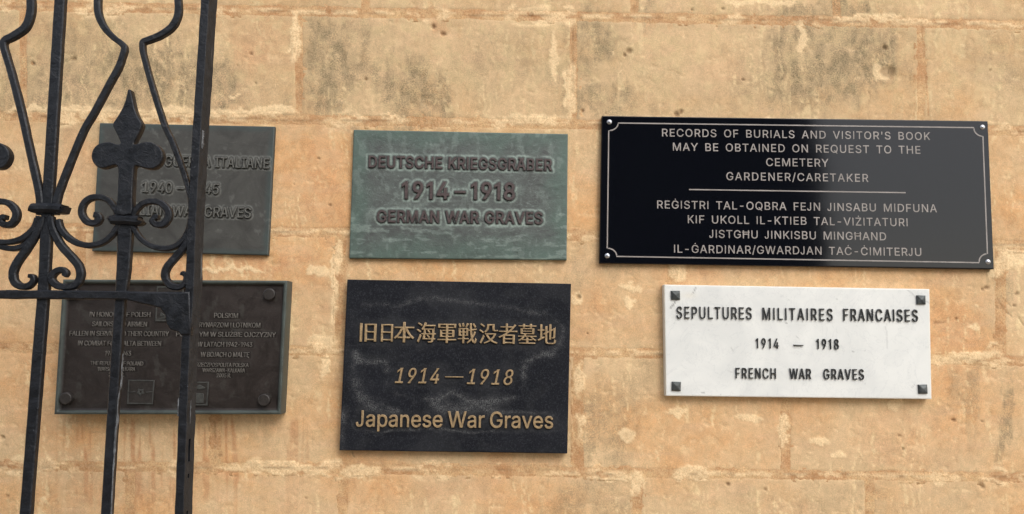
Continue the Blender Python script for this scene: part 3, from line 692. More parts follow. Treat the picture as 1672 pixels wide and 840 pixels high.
# mortar bed filling the joints
for seen in (True,):
    xa = np.concatenate([np.arange(BX0, -20, 12), np.arange(-20, 1692, 3.5), np.arange(1692, BX1 + 1, 12)])
    ya = np.concatenate([np.arange(-345, -20, 12), np.arange(-20, 860, 3.5), np.arange(860, 1796, 14)])
    X, Y = np.meshgrid(xa, ya)
    C, marks, sm, pit, cr, sp = wall_colour(X, Y, .5, True)
    P = W3(X, Y)
    out = -.0004 + (fbm(X / 70, Y / 60, 7, 3) - .5) * .0035 + (fbm(X / 6, Y / 6, 91, 4) - .5) * .0014 + sm * .0016 * sstep(.3, .6, fbm(X / 10, Y / 8, 93, 3)) 
    dj = np.full_like(X, 1e9)
    for r in range(len(J)): dj = np.minimum(dj, np.abs(Y - jn(r, X)))
    for r in range(len(J) - 1):
        inr = (Y > jn(r, X) - 12) & (Y < jn(r + 1, X) + 12)
        for v in V[r] if r < len(V) else [0, 700, 1400]:
            dj = np.where(inr, np.minimum(dj, np.abs(X - v)), dj)
    out = out - .02 * sstep(13, 22, dj)
    P[..., 1] -= out
    me = grid_mesh('mortar', P, {'albedo': C, 'marks': marks}, (0, 0, 0), skirt=.1)
    link('mortar', me, LIME, wall)
# ------------------------------------------------------------------ plaques
def plaque_body(root, name, corners, t, mat, step, marksfn, round_px=1.5, side=.0, relief=None, back=.0025):
    """corners: TL TR BR BL of the face; t: how far the face stands in front of the wall"""
    (ax, ay), (bx, by), (cx_, cy_), (dx, dy) = corners
    wpx = (math.dist(corners[0], corners[1]) + math.dist(corners[2], corners[3])) / 2
    hpx = (math.dist(corners[0], corners[3]) + math.dist(corners[1], corners[2])) / 2
    def ax_(n, L):
        e = [0, .35 / L, 1.1 / L, 2.4 / L]
        return np.array(e + list(np.linspace(4 / L, 1 - 4 / L, n)) + [1 - q for q in e[::-1]])
    U, Vv = np.meshgrid(ax_(int(wpx / step), wpx), ax_(int(hpx / step), hpx))
    X = (ax * (1 - U) + bx * U) * (1 - Vv) + (dx * (1 - U) + cx_ * U) * Vv
    Y = (ay * (1 - U) + by * U) * (1 - Vv) + (dy * (1 - U) + cy_ * U) * Vv
    P = W3(X, Y, t)
    ed = np.minimum(np.minimum(U, 1 - U) * wpx, np.minimum(Vv, 1 - Vv) * hpx)
    q = np.clip(1 - ed / round_px, 0, 1)
    P[..., 1] += (1 - np.sqrt(1 - q * q * .98)) * round_px * .0012
    M = marksfn(X, Y, ed)
    if relief is not None: P[..., 1] -= relief(X, Y, ed)
    me = grid_mesh(name, P, {'marks': M}, root.location, skirt=back)
    return link(name, me, mat, root)
def root_at(name, label, corners, t, group='memorial plaques on the cemetery wall'):
    b = (W3(*corners[3], t) + W3(*corners[2], t)) / 2
    return thing(name, label, 'plaque', (float(b[0]), 0.0, float(b[2])), group)
def near(X, Y, S, cut=14):
    S = np.array(S); d2 = np.full(X.shape, 1e9).ravel()
    xf, yf = X.ravel(), Y.ravel()
    cell = 20
    key = {}
    for i, (a, b) in enumerate(S): key.setdefault((int(a // cell), int(b // cell)), []).append(i)
    bx_, by_ = (xf // cell).astype(int), (yf // cell).astype(int)
    order = {}
    for i, kk in enumerate(zip(bx_.tolist(), by_.tolist())): order.setdefault(kk, []).append(i)
    for (cx2, cy2), ids in order.items():
        c = [j for a in (-1, 0, 1) for b in (-1, 0, 1) for j in key.get((cx2 + a, cy2 + b), ())]
        if not c: continue
        ids = np.array(ids)
        dd = (xf[ids, None] - S[c, 0]) ** 2 + (yf[ids, None] - S[c, 1]) ** 2
        d2[ids] = dd.min(1)
    return np.sqrt(d2).reshape(X.shape)

# --- green bronze: German
COR = [(577.3, 212), (927.4, 219), (925.4, 425), (570, 422)]
T = .012
g = root_at('bronze_plaque', 'green patinated bronze plaque reading German war graves, middle of the upper row', COR, T)
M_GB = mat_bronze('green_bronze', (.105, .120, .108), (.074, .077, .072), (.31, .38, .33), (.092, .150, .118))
M_GL = mat_simple('brown_bronze_letters', lin(92, 78, 76) * .75, .5, .25)
st = dict(ax=17, ay=14, space=250, mintrack=-10)
S = write_line('DEUTSCHE KRIEGSGRÄBER', (602, 273.5), (901.4, 279), 18.5, st, T, .0038, M_GL, g, .95, key='g')
S += write_line('1914', (656, 324.5), (733, 325.5), 27.5, dict(ax=19, ay=15, mintrack=-60), T, .005, M_GL, g, .9, key='g2')
S += write_line('–', (742, 325.5), (760, 325.8), 27.5, dict(ax=8, ay=12, dash=330), T, .005, M_GL, g, .9, key='g2')
S += write_line('1918', (769, 325.5), (841, 326.8), 27.5, dict(ax=19, ay=15, mintrack=-60), T, .005, M_GL, g, .9, key='g2')
S += write_line('GERMAN WAR GRAVES', (615.4, 363), (886, 366), 19, st, T, .0038, M_GL, g, .98, key='g3')
def mk(X, Y, ed):
    d = near(X, Y, S)
    n = fbm(X / 16, Y / 10, 301, 4)
    halo = np.exp(-((d - 3.0) / 1.7) ** 2) * sstep(.2, .5, n) * .9
    wisp = sstep(.60, .70, fbm(X / 26 + Y / 60, Y / 7, 303, 5)) * .55 * sstep(300, 380, Y + (X - 600) * .05) + sstep(.62, .70, fbm(X / 12, Y / 22, 305, 4)) * .3
    edge = sstep(46, 4, ed + 40 * (fbm(X / 30, Y / 30, 307) - .5))
    edge = np.maximum(edge, sstep(370, 415, Y + 30 * (fbm(X / 40, Y / 20, 309) - .5)) * .8)
    dark = sstep(.55, .7, fbm(X / 60, Y / 40, 311)) * .15; ring = np.exp(-(d / 1.3) ** 2) * .75  # ring: shade at the letter sides painted into the plate colour
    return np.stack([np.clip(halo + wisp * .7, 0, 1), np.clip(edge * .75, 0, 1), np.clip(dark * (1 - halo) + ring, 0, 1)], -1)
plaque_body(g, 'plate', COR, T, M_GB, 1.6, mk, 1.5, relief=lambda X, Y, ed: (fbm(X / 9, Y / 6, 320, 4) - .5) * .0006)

# --- dark bronze: Italian
COR = [(162.7, 201), (448.5, 206.8), (437.4, 417), (150, 410)]
T = .012
g = root_at('bronze_plaque', 'dark grey bronze plaque reading Italian war graves, upper left behind the gate', COR, T)
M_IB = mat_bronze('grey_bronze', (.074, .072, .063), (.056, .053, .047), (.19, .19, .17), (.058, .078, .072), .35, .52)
M_IL = mat_simple('grey_bronze_letters', (.115, .112, .098), .5, .15)
sf = dict(ax=6, ay=2, slab=1, space=250, mintrack=-10)
S = write_line('TOMBE DI GUERRA ITALIANE', (168, 269.5), (439.5, 276), 17, dict(sf, mintrack=0), T, .005, M_IL, g, .9, key='i')
S += write_line('1940 – 1945', (233, 314.5), (357.5, 318), 17.5, sf, T, .005, M_IL, g, .95, key='i2')
S += write_line('ITALIAN WAR GRAVES', (194, 351), (410, 356.5), 17, sf, T, .005, M_IL, g, .92, key='i3')
def mk(X, Y, ed):
    d = near(X, Y, S)
    halo = np.exp(-((d - 2.6) / 1.3) ** 2) * sstep(.15, .45, fbm(X / 12, Y / 8, 331, 3)) * 1.0
    spl = sstep(.66, .74, fbm(X / 8, Y / 9, 333, 4)) * sstep(.45, .6, fbm(X / 60, Y / 50, 335)) * .35
    edge = sstep(13, 2, ed + 8 * (fbm(X / 30, Y / 30, 337) - .5))
    edge = np.maximum(edge, sstep(26, 4, X - 152 + (Y - 200) * .06) * .6)
    return np.stack([np.clip(halo + spl, 0, 1), np.clip(edge, 0, 1), np.exp(-(d / 1.3) ** 2) * .9], -1)  # last channel: painted shadow outline hugging the letters
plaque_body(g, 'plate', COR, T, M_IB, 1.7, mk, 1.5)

# --- brown bronze with raised rim: Polish
COR = [(102.3, 456.5), (469, 458.5), (458, 677), (88, 677)]
T = .045
g = root_at('bronze_plaque', 'brown bronze plaque with raised rim and round bosses, lower left behind the gate bars', COR, T)
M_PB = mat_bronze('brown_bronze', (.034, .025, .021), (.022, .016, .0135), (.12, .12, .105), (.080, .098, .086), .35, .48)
M_PL = mat_simple('brown_bronze_relief', (.145, .132, .115), .45, .1)
M_PD = mat_simple('brown_bronze_boss', (.040, .034, .030), .42, .25)
M_PE = mat_simple('relief_edges', (.062, .062, .055), .5, .2)
M_PK = mat_simple('rim_bronze', (.075, .090, .080), .5, .25, var=.35)
ps = dict(ax=3, ay=0, space=210, mintrack=-25)
TP = T - .009
S = []
for txt, a, b, h in (('IN HONOUR OF POLISH', (147, 517.5), (245.8, 518), 8), ('SAILORS AND AIRMEN', (151, 533), (240, 533.8), 8), ('FALLEN IN SERVICE TO THEIR COUNTRY', (114, 548.5), (275.8, 549.5), 8),
                     ('IN COMBAT FOR MALTA BETWEEN', (128, 564.5), (263, 565.3), 8), ('1942-1943', (172, 581), (214, 581.3), 8), ('THE REPUBLIC OF POLAND', (148.5, 596.5), (234, 597.3), 6.6),
                     ('WARSAW-KALKARA', (160, 606), (221, 606.4), 6.6), ('2005 R.', (178, 614.8), (203, 615), 6.6),
                     ('POLSKIM', (350, 519.3), (388.6, 519.8), 8), ('MARYNARZOM I LOTNIKOM', (312, 534.5), (425, 535.5), 8), ('POLEGŁYM W SŁUŻBIE OJCZYZNY', (288, 549.6), (450.5, 551), 8),
                     ('W LATACH 1942-1943', (323, 566.3), (412, 567), 8), ('W BOJACH O MALTĘ', (328, 583), (407, 583.6), 8), ('RZECZPOSPOLITA POLSKA', (321, 599), (406, 599.8), 6.6),
                     ('WARSZAWA-KALKARA', (331, 608), (400, 608.6), 6.6), ('2005 R.', (354, 616.4), (377, 616.8), 6.6)):
    S += write_line(txt, a, b, h, ps, TP, .0026, M_PL, g, 1.0, single=False)
def mk(X, Y, ed):
    d = near(X, Y, S)
    halo = np.exp(-((d - 2.2) / 1.2) ** 2) * .12
    spl = sstep(.66, .76, fbm(X / 14, Y / 18, 343, 4)) * .18
    edge = sstep(7.5, 5.5, ed)
    return np.stack([np.clip(halo + spl, 0, 1) * (1 - edge), edge, np.exp(-(d / 1.2) ** 2) * .6], -1)  # last channel paints shade close round the lettering
def rimrel(X, Y, ed): return -.009 * sstep(4.5, 8.0, ed) + (fbm(X / 20, Y / 20, 349, 3) - .5) * .0008 * sstep(9, 12, ed)
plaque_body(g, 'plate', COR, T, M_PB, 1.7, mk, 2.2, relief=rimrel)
def disc_polys(r, n=28, w=0.0, seed=0):
    return [[(r * math.cos(2 * math.pi * i / n), r * math.sin(2 * math.pi * i / n)) for i in range(n)]]
me = poly_mesh('boss', disc_polys(.0135), .012, .0022, 2); me.materials.append(M_PD)
for x, y in ((122, 480), (441.6, 481), (111, 650.4), (433, 653)):
    o = link('boss', me, None, g)
    o.location = Vector(W3(x, y, TP - .001)) - g.location
def rel_panel(x0, y0, x1, y1, inner):
    w_, h_ = (x1 - x0) * .00139, (y1 - y0) * .00139
    o = link('relief_panel', poly_mesh('relief_panel', [[(-w_ / 2, -h_ / 2), (w_ / 2, -h_ / 2), (w_ / 2, h_ / 2), (-w_ / 2, h_ / 2)]], .003, .0008), M_PD, g)
    o.location = Vector(W3((x0 + x1) / 2, (y0 + y1) / 2, TP - .0006)) - g.location
    rim = [[(-w_ / 2, -h_ / 2), (w_ / 2, -h_ / 2), (w_ / 2, h_ / 2), (-w_ / 2, h_ / 2)], [(-w_ * .46, -h_ * .46), (w_ * .46, -h_ * .46), (w_ * .46, h_ * .46), (-w_ * .46, h_ * .46)]]
    q = link('panel_rim', poly_mesh('panel_rim', rim, .0012, .0003), M_PE, o); q.location = (0, -.0029, 0)
    for pl in inner:
        q = link('emblem', poly_mesh('emblem', [[(a * w_ / 2, b * h_ / 2) for a, b in p] for p in pl], .002, .0005), M_PE, o); q.location = (0, -.0028, 0)
star = [[(math.cos(a) * r, math.sin(a) * r) for a, r in ((2 * math.pi * i / 10 + .3, .34 if i % 2 else .2) for i in range(10))], [(.09 * math.cos(-a), .09 * math.sin(-a)) for a in (0, 1, 2, 3, 4, 5)]]
rel_panel(210, 621, 251.7, 659.5, [star, [[(-.9, .0), (-.4, .03), (-.4, -.03), (-.9, -.05)]], [[(.4, .02), (.9, .05), (.9, -.0), (.42, -.05)]]])
rel_panel(299, 624, 340.4, 661.5, [[[(-.2, .5), (.3, .75), (.8, .5), (.5, .35), (0, .4)]], [[(.05, -.8), (.7, -.8), (.65, .0), (.1, .05)]]])
rel_panel(256, 468, 299, 525, [[[(-.9, -.9), (-.4, -.75), (-.2, -.3), (0, .3), (.2, -.3), (.4, -.75), (.3, -.9), (0, -.6), (-.3, -.85)]], [[(-.6, -.5), (-.35, -.6), (-.45, -.75), (-.65, -.7)]]])

# --- black granite: Japanese
COR = [(567, 456.5), (932.5, 463.6), (926.4, 741), (554, 735.7)]
T = .022
g = root_at('granite_plaque', 'matt black granite plaque with gold Japanese characters and chalky water stains', COR, T)
M_JB = mat_granite()
M_JL = mat_simple('gilt_bronze_letters', lin(164, 139, 104), .40, .2, nscale=200, var=.3)
# the characters in a brush-serif cut: heavy uprights, thin level strokes
ks = dict(ax=6.5, ay=-1.5)
xs = [(587.5, 614.5), (622, 641.5), (643, 676.5), (680, 711.5), (714.5, 745), (747.5, 778.5), (782, 812.5), (813.5, 844.5), (845.5, 876), (877.5, 908)]
S = []
for c, (a, b) in zip('旧日本海軍戦没者墓地', xs):
    fy = lambda x: 558.5 + (x - 587) * .0155
    hh = 33.5 if c not in '旧日' else 32
    S += write_line(c, (a, fy(a) - 3.0), (b, fy(b) - 3.0), hh, ks, T, .0045, M_JL, g, 1, key='k')
it = dict(ax=9, ay=1, slab=1, serif=16, sh=20, slant=.24, mintrack=40)
S2 = write_line('1914', (645, 625.5), (717, 626.5), 24.5, it, T, .0045, M_JL, g, .95, key='n')
S2 += write_line('—', (726.5, 626.6), (756.5, 627), 26, dict(ax=0, ay=-8, dash=600), T, .0045, M_JL, g, 1, key='n')
S2 += write_line('1918', (762, 627.3), (838, 628.8), 24.5, it, T, .0045, M_JL, g, .95, key='n')
S3 = write_line('Japanese War Graves', (581.5, 696.3), (903, 699.3), 25.5, dict(ax=8, ay=7, space=170, mintrack=-14), T, .0045, M_JL, g, 1, key='j')
Z = lambda pts: [tuple(p) for p in smooth([(545 + x / 2.8, 450 + y / 2.8) for x, y in pts], 5)]
CA = Z([(82, 250), (90, 185), (130, 145), (220, 130), (290, 140), (370, 112), (480, 106), (620, 122), (760, 140), (900, 165), (1000, 190), (1045, 240), (1040, 300), (1000, 350)])
CB = Z([(98, 350), (120, 390), (170, 402), (222, 396), (242, 420), (248, 480), (290, 540), (345, 562), (420, 567), (500, 557), (540, 532), (590, 560), (650, 580), (740, 570), (800, 562), (850, 530), (870, 480), (868, 410), (930, 370), (1000, 358)])
CC = Z([(110, 380), (100, 470), (120, 550), (190, 600), (330, 606), (450, 592), (560, 612), (700, 600), (720, 640)])
CD = Z([(92, 640), (96, 700), (160, 716), (300, 706), (480, 700), (600, 720), (720, 712), (740, 690), (700, 655)])
CE = Z([(30, 640), (38, 720), (34, 800)])
CF = Z([(760, 622), (880, 628), (1000, 634)])
CG = Z([(530, 340), (545, 390), (580, 410)])
def mk(X, Y, ed):
    n = fbm(X / 10, Y / 8, 361, 4); n2 = fbm(X / 40, Y / 30, 363, 3)
    wx, wy = X + (n - .5) * 8, Y + (fbm(X / 10, Y / 8, 365, 4) - .5) * 8
    line = lambda c, w1, s: s * np.exp(-(seg_dist(wx, wy, c) / w1) ** 2)
    a = line(CA, 3.2, .45) + line(CA, 8, .15)
    a += line(CB, 3.2, .8) + line(CB, 8, .35) + line(CC, 9, .85) + line(CD, 1.6, .8) + line(CE, 8, 1.) + line(CF, 2, .6) + line(CG, 2.4, .4)
    a *= sstep(.25, .6, n2) * (.45 + .75 * sstep(.3, .62, fbm(X / 5, Y / 5, 369, 3)))
    d = near(X, Y, S + S2 + S3)
    film = sstep(12, 3, d) * .25 + .35 * sstep(520, 480, Y) * 0 + .25 * sstep(.5, .7, n2)
    a += np.exp(-((near(X, Y, S3) - 7) / 1.8) ** 2) * .22 * sstep(.4, .6, n)
    return np.stack([np.clip(a, 0, 1), np.clip(film, 0, 1), a * 0], -1)
plaque_body(g, 'slab', COR, T, M_JB, 1.6, mk, 1.2)

# --- glossy black acrylic: cemetery records
COR = [(983, 189.5), (1613, 198), (1623, 440), (979, 430)]
T = .014
g = root_at('acrylic_sign', 'glossy black sign with silver lettering about burial records, upper right', COR, T)
g['category'] = 'sign'
sm_ = NB('gloss_black_acrylic')
nn = sm_.noise(3.5, 3, .5)
M_RB = sm_.out((.0035, .004, .0065), .075, sm_.bump(nn, .0015, .35), 0, .27)
ss = NB('engraved_silver')
M_RL = ss.out(ss.mix(ss.ramp(ss.noise(30, 4), .3, .7), (.27, .24, .215), (.36, .32, .29)), .45, None, 0, .3)
rs_ = dict(ax=6.5, ay=5.5, space=330, mintrack=0)
for txt, a, b, h in (("RECORDS OF BURIALS AND VISITOR'S BOOK", (1081, 223), (1519, 229), 12.6), ('MAY BE OBTAINED ON REQUEST TO THE', (1098.7, 246.3), (1503, 251.5), 12.8),
                     ('CEMETERY', (1251, 271.3), (1353, 272.6), 12.8), ('GARDENER/CARETAKER', (1186, 294.3), (1418, 297.3), 12.8),
                     ('REĠISTRI TAL-OQBRA FEJN JINSABU MIDFUNA', (1073, 340.5), (1530, 347), 12.8), ('KIF UKOLL IL-KTIEB TAL-VIŻITATURI', (1123, 364.6), (1482, 369.8), 12.8),
                     ('JISTGĦU JINKISBU MINGĦAND', (1158, 388.5), (1447, 392.8), 12.8), ('IL-ĠARDINAR/GWARDJAN TAĊ-ĊIMITERJU', (1100.6, 412.8), (1504.5, 418.3), 12.8)):
    write_line(txt, a, b, h, rs_, T, .0003, M_RL, g, 1.0, single=False)
plaque_body(g, 'panel', COR, T, M_RB, 12, lambda X, Y, ed: np.zeros(X.shape + (3,)), .8, back=.004)
def ribbon_polys(pts, wpx, d, org):
    """closed outline of a line of constant width through survey points"""
    P = [W3(x, y, d) - org for x, y in pts]; P = [(p[0], p[2]) for p in P]
    wv = wpx * .00141 / 2
    Lp, Rp = [], []
    for i, p in enumerate(P):
        a = P[max(0, i - 1)]; b = P[min(len(P) - 1, i + 1)]
        t = (b[0] - a[0], b[1] - a[1]); L = math.hypot(*t) or 1
        nrm = (-t[1] / L * wv, t[0] / L * wv)
        Lp.append((p[0] + nrm[0], p[1] + nrm[1])); Rp.append((p[0] - nrm[0], p[1] - nrm[1]))
    return Lp + Rp[::-1]
org = np.array([g.location.x, 0, g.location.z])
def arc(c, a, b, n=8):
    """quarter hollow from a to b bulging away from corner c"""
    out = []
    va, vb = (a[0] - c[0], a[1] - c[1]), (b[0] - c[0], b[1] - c[1])
    for i in range(n + 1):
        t = i / n * math.pi / 2
        out.append((c[0] + va[0] * math.cos(t) + vb[0] * math.sin(t), c[1] + va[1] * math.cos(t) + vb[1] * math.sin(t)))
    return out
tl_a, tl_b = (994, 213.6), (1009.4, 201.2); tr_a, tr_b = (1590, 208.8), (1604.8, 223)
br_a, br_b = (1612.2, 414.8), (1598.5, 429.2); bl_a, bl_b = (1007, 419), (991.5, 405.5)
loop = arc((994, 201), tl_a, tl_b) + arc((1605, 209), tr_a, tr_b) + arc((1613, 429.5), br_a, br_b) + arc((991, 419), bl_a, bl_b)
loop.append(loop[0]); 
def seg_ribbons(pts):
    return [ribbon_polys(pts, 2.0, T, org)]
outer, inner = [], []
P = [W3(x, y, T) - org for x, y in loop[:-1]]; P = [(p[0], p[2]) for p in P]; n = len(P)
for i, p in enumerate(P):
    a, b = P[i - 1], P[(i + 1) % n]
    t = (b[0] - a[0], b[1] - a[1]); L = math.hypot(*t); nx, nz = -t[1] / L * .0014, t[0] / L * .0014
    outer.append((p[0] + nx, p[1] + nz)); inner.append((p[0] - nx, p[1] - nz))
o = link('border_line', poly_mesh('border_line', [outer, inner], .0009, 0), M_RL, g); o.location = (0, -T + .0006, 0)
o = link('divider_line', poly_mesh('divider_line', [ribbon_polys([(1125, 309.8), (1478.6, 315)], 1.9, T, org)], .0009, 0), M_RL, g); o.location = (0, -T + .0006, 0)
M_ST = mat_simple('stainless_screw', (.62, .62, .63), .28, .9, var=.1)
def dome(r, h, seg=20, rings=6):
    bm = bmesh.new(); vs = []
    for i in range(rings):
        a = i / rings * math.pi / 2
        vs.append([bm.verts.new((r * math.cos(a) * math.cos(t), -h * math.sin(a), r * math.cos(a) * math.sin(t))) for t in [2 * math.pi * j / seg for j in range(seg)]])
    top = bm.verts.new((0, -h, 0))
    for i in range(rings - 1):
        for j in range(seg): bm.faces.new((vs[i][j], vs[i][(j + 1) % seg], vs[i + 1][(j + 1) % seg], vs[i + 1][j]))
    for j in range(seg): bm.faces.new((vs[-1][j], vs[-1][(j + 1) % seg], top))
    for f in bm.faces: f.smooth = True
    bmesh.ops.recalc_face_normals(bm, faces=bm.faces)
    me = bpy.data.meshes.new('screw'); bm.to_mesh(me); bm.free(); return me
me = dome(.0064, .004); me.materials.append(M_ST)
slot = poly_mesh('screw_slot', [[(-.0013, -.0008), (.0013, -.0008), (.0013, .0008), (-.0013, .0008)]], .0006, 0); slot.materials.append(mat_simple('slot_dark', (.05, .05, .05), .6))
for x, y in ((995, 199.6), (991.5, 418), (1604, 208), (1613, 428)):
    o = link('screw', me, None, g); o.location = Vector(W3(x, y, T)) - g.location
    q = link('screw_slot', slot, None, o); q.location = (0, -.0037, 0)

# --- white marble: French
COR = [(1084.3, 465), (1518, 472.3), (1521.5, 652.3), (1087.3, 647)]
T = .022
g = root_at('marble_plaque', 'white marble plaque with black raised French lettering and square studs, lower right', COR, T)
M_FB = mat_marble()
M_FL = mat_simple('black_lead_letters', (.030, .031, .031), .5, .3, var=.4)
fs = dict(ax=4, ay=1, space=200, mintrack=22)
nar = .62
for txt, a, b, h in (('SEPULTURES', (1104.5, 520.3), (1227, 521.8), 19.5), ('MILITAIRES', (1245, 522.3), (1359, 524), 19.5), ('FRANCAISES', (1377, 524), (1498, 525.6), 19.5)):
    write_line(txt, a, b, h, fs, T, .004, M_FL, g, nar, key='f')
for txt, a, b, h in (('1914', (1234, 569), (1271, 569.6), 16.5), ('—', (1295.5, 571), (1311, 571.3), 16.5), ('1918', (1333, 570.2), (1369, 570.7), 16.5),
                     ('FRENCH', (1201, 618), (1266.5, 618.8), 17), ('WAR', (1288.8, 619), (1324, 619.5), 17), ('GRAVES', (1344.5, 619.6), (1410, 620.4), 17)):
    write_line(txt, a, b, h, dict(fs, dash=480) if txt == '—' else fs, T, .004, M_FL, g, nar, key='f' + str(h))
def mk(X, Y, ed):
    wx, wy = X + (fbm(X / 8, Y / 8, 371) - .5) * 4, Y + (fbm(X / 8, Y / 8, 372) - .5) * 4
    c = np.zeros_like(X)
    for pts, s in (([(1094, 505), (1099, 498), (1104, 490)], 1.), ([(1130, 480), (1133, 475), (1136, 470)], .9), ([(1447, 528), (1448, 570)], .25), ([(1481, 473), (1496, 486)], .35), ([(1508, 491), (1517, 494)], .4),
                   ([(1190, 605), (1196, 608)], .2), ([(1145, 642), (1150, 642)], .7), ([(1283, 527), (1285, 529)], .8), ([(1300, 550), (1305, 553)], .4), ([(1194, 569), (1198, 573)], .4), ([(1392, 574), (1394, 575)], .7), ([(1488, 633), (1494, 628)], .4)):
        c = np.maximum(c, s * (1 - sstep(.3, 1.5, seg_dist(wx, wy, pts))))
    warm = sstep(3, 0, ed) * .7 + .6 * np.exp(-((X - 1125) / 12) ** 2 - ((Y - 483) / 5) ** 2)
    return np.stack([c, np.clip(warm, 0, 1), c * 0], -1)
plaque_body(g, 'slab', COR, T, M_FB, 2.2, mk, 1.6)
def pyramid(s, h):
    bm = bmesh.new()
    rings = [(s * .5, 0.0), (s * .5, -.003), (s * .43, -.0045), (.0005, -h)]
    vs = [[bm.verts.new((a * r, y, b * r)) for a, b in ((-1, -1), (1, -1), (1, 1), (-1, 1))] for r, y in rings]
    for i in range(3):
        for j in range(4): bm.faces.new((vs[i][j], vs[i][(j + 1) % 4], vs[i + 1][(j + 1) % 4], vs[i + 1][j]))
    bm.faces.new(vs[-1]); bmesh.ops.recalc_face_normals(bm, faces=bm.faces)
    me = bpy.data.meshes.new('stud'); bm.to_mesh(me); bm.free(); return me
me = pyramid(.0205, .0060); me.materials.append(mat_simple('dark_bronze_stud', (.085, .092, .09), .35, .5, var=.5, nscale=60))
for i, (x, y) in enumerate(((1102.6, 482.5), (1104, 631), (1503, 490), (1506, 635.6))):
    o = link('stud', me, None, g); o.location = Vector(W3(x, y, T)) - g.location; o.rotation_euler = (0, (-.02, .03, .015, -.03)[i], 0)

# ------------------------------------------------------------------ the wrought iron gate
GD = .55                                            # front face of the gate, metres before the wall
M_IR = mat_iron('black_paint_iron', (.0034, .0042, .0064), (.30, .28, .25), 0.0)
M_IS = mat_iron('weathered_paint_iron', (.024, .023, .0225), (.30, .28, .25), .01, .15, .6)
PXM = 1300 / (DIST - GD)
gp = W3(310, 1560, GD)
gate = thing('wrought_iron_gate', 'black painted wrought iron gate leaf with scrolls and a fleur finial at left', 'gate', (float(gp[0]), -GD, 0.0))
gl = np.array(gate.location)
def to2(p): q = W3(p[0], p[1], GD); return (q[0] - gl[0], q[2] - gl[2])
def sweep(name, pts, wpx, depth, mat=None, y0=0.0, k=6, straight=False, side_mat=None, bevel=.18, rough=.022, cap=True):
    """bar of rectangular section with eased edges following survey points; y0 = setback of its front face"""
    W_ = wpx if isinstance(wpx, (list, tuple)) else [wpx] * len(pts)
    q = [(*to2(p), w_ / PXM) for p, w_ in zip(pts, W_)]
    if straight:
        s = []
        for a, b in zip(q[:-1], q[1:]):
            n = max(2, int(math.dist(a[:2], b[:2]) / .012))
            s += [tuple(a[i] + (b[i] - a[i]) * j / n for i in range(3)) for j in range(n)]
        s.append(q[-1])
    else: s = smooth(q, k)
    V_, Fs = [], []; rnd = random.Random(len(name) + int(pts[0][0] * 7))
    m_ = len(s); ph = rnd.random() * 9
    for i in range(m_):
        a, b = s[max(0, i - 1)], s[min(m_ - 1, i + 1)]
        tx, tz = b[0] - a[0], b[1] - a[1]; L = math.hypot(tx, tz) or 1
        nx, nz = tz / L, -tx / L
        hw = s[i][2] / 2 * (1 + rough * (math.sin(i * 1.3 + ph) + rnd.uniform(-1, 1)) * .7)
        c = bevel * min(hw * 2, depth)
        dd = depth * (1 + rnd.uniform(-rough, rough))
        prof = [(-hw, c), (-hw + c, 0), (hw - c, 0), (hw, c), (hw, dd - c), (hw - c, dd), (-hw + c, dd), (-hw, dd - c)]
        for u, v in prof: V_.append((s[i][0] + nx * u, y0 + v, s[i][1] + nz * u))
    for i in range(m_ - 1):
        for j in range(8):
            Fs.append((i * 8 + j, i * 8 + (j + 1) % 8, i * 8 + 8 + (j + 1) % 8, i * 8 + 8 + j))
    Fs.append(tuple(range(7, -1, -1))); Fs.append(tuple((m_ - 1) * 8 + j for j in range(8)))
    me = bpy.data.meshes.new(name); me.from_pydata(V_, [], Fs)
    bm = bmesh.new(); bm.from_mesh(me); bmesh.ops.recalc_face_normals(bm, faces=bm.faces)
    bm.to_mesh(me); bm.free()
    me.materials.append(mat or M_IR)
    if side_mat: me.materials.append(side_mat)
    for p in me.polygons:
        p.use_smooth = len(p.vertices) == 4
        if side_mat and p.normal.x > .8: p.material_index = 1
    try: me.set_sharp_from_angle(angle=math.radians(28))
    except Exception: pass
    return link(name, me, None, gate)
def sh(pts, dx): return [(x + dx, y) for x, y in pts]
# stile: a flat bar seen from its edge, with the lock slot cut in the side
stile = sweep('stile', [(351, -330), (334.5, 0), (321, 210), (312, 375), (309, 480), (302.5, 560), (292, 840), (280, 1150), (262, 1600)], [13.5] * 9, .038, straight=True, side_mat=M_IS, bevel=.06, rough=.05)
cut = []
for (xa, ya, xb, yb) in ((.012, 719, .020, 757), (.013, 777, .019, 784), (.013, 838, .019, 846)):
    a, b = to2((296, ya)), to2((296, yb))
    bm = bmesh.new(); bmesh.ops.create_cube(bm, size=1)
    bmesh.ops.scale(bm, vec=(.02, xb - xa, abs(a[1] - b[1])), verts=bm.verts)
    bmesh.ops.translate(bm, vec=(a[0] + .008, (xa + xb) / 2, (a[1] + b[1]) / 2), verts=bm.verts)
    me = bpy.data.meshes.new('cut'); bm.to_mesh(me); bm.free()
    c_ = link('cut', me, None, gate); cut.append(c_)
    md = stile.modifiers.new('b', 'BOOLEAN'); md.object = c_; md.operation = 'DIFFERENCE'; md.solver = 'EXACT'
bpy.context.view_layer.update()
dg = bpy.context.evaluated_depsgraph_get()
nm = bpy.data.meshes.new_from_object(stile.evaluated_get(dg), depsgraph=dg)
stile.modifiers.clear(); old = stile.data; stile.data = nm; nm.name = 'stile'; bpy.data.meshes.remove(old)
for c_ in cut: bpy.data.objects.remove(c_)

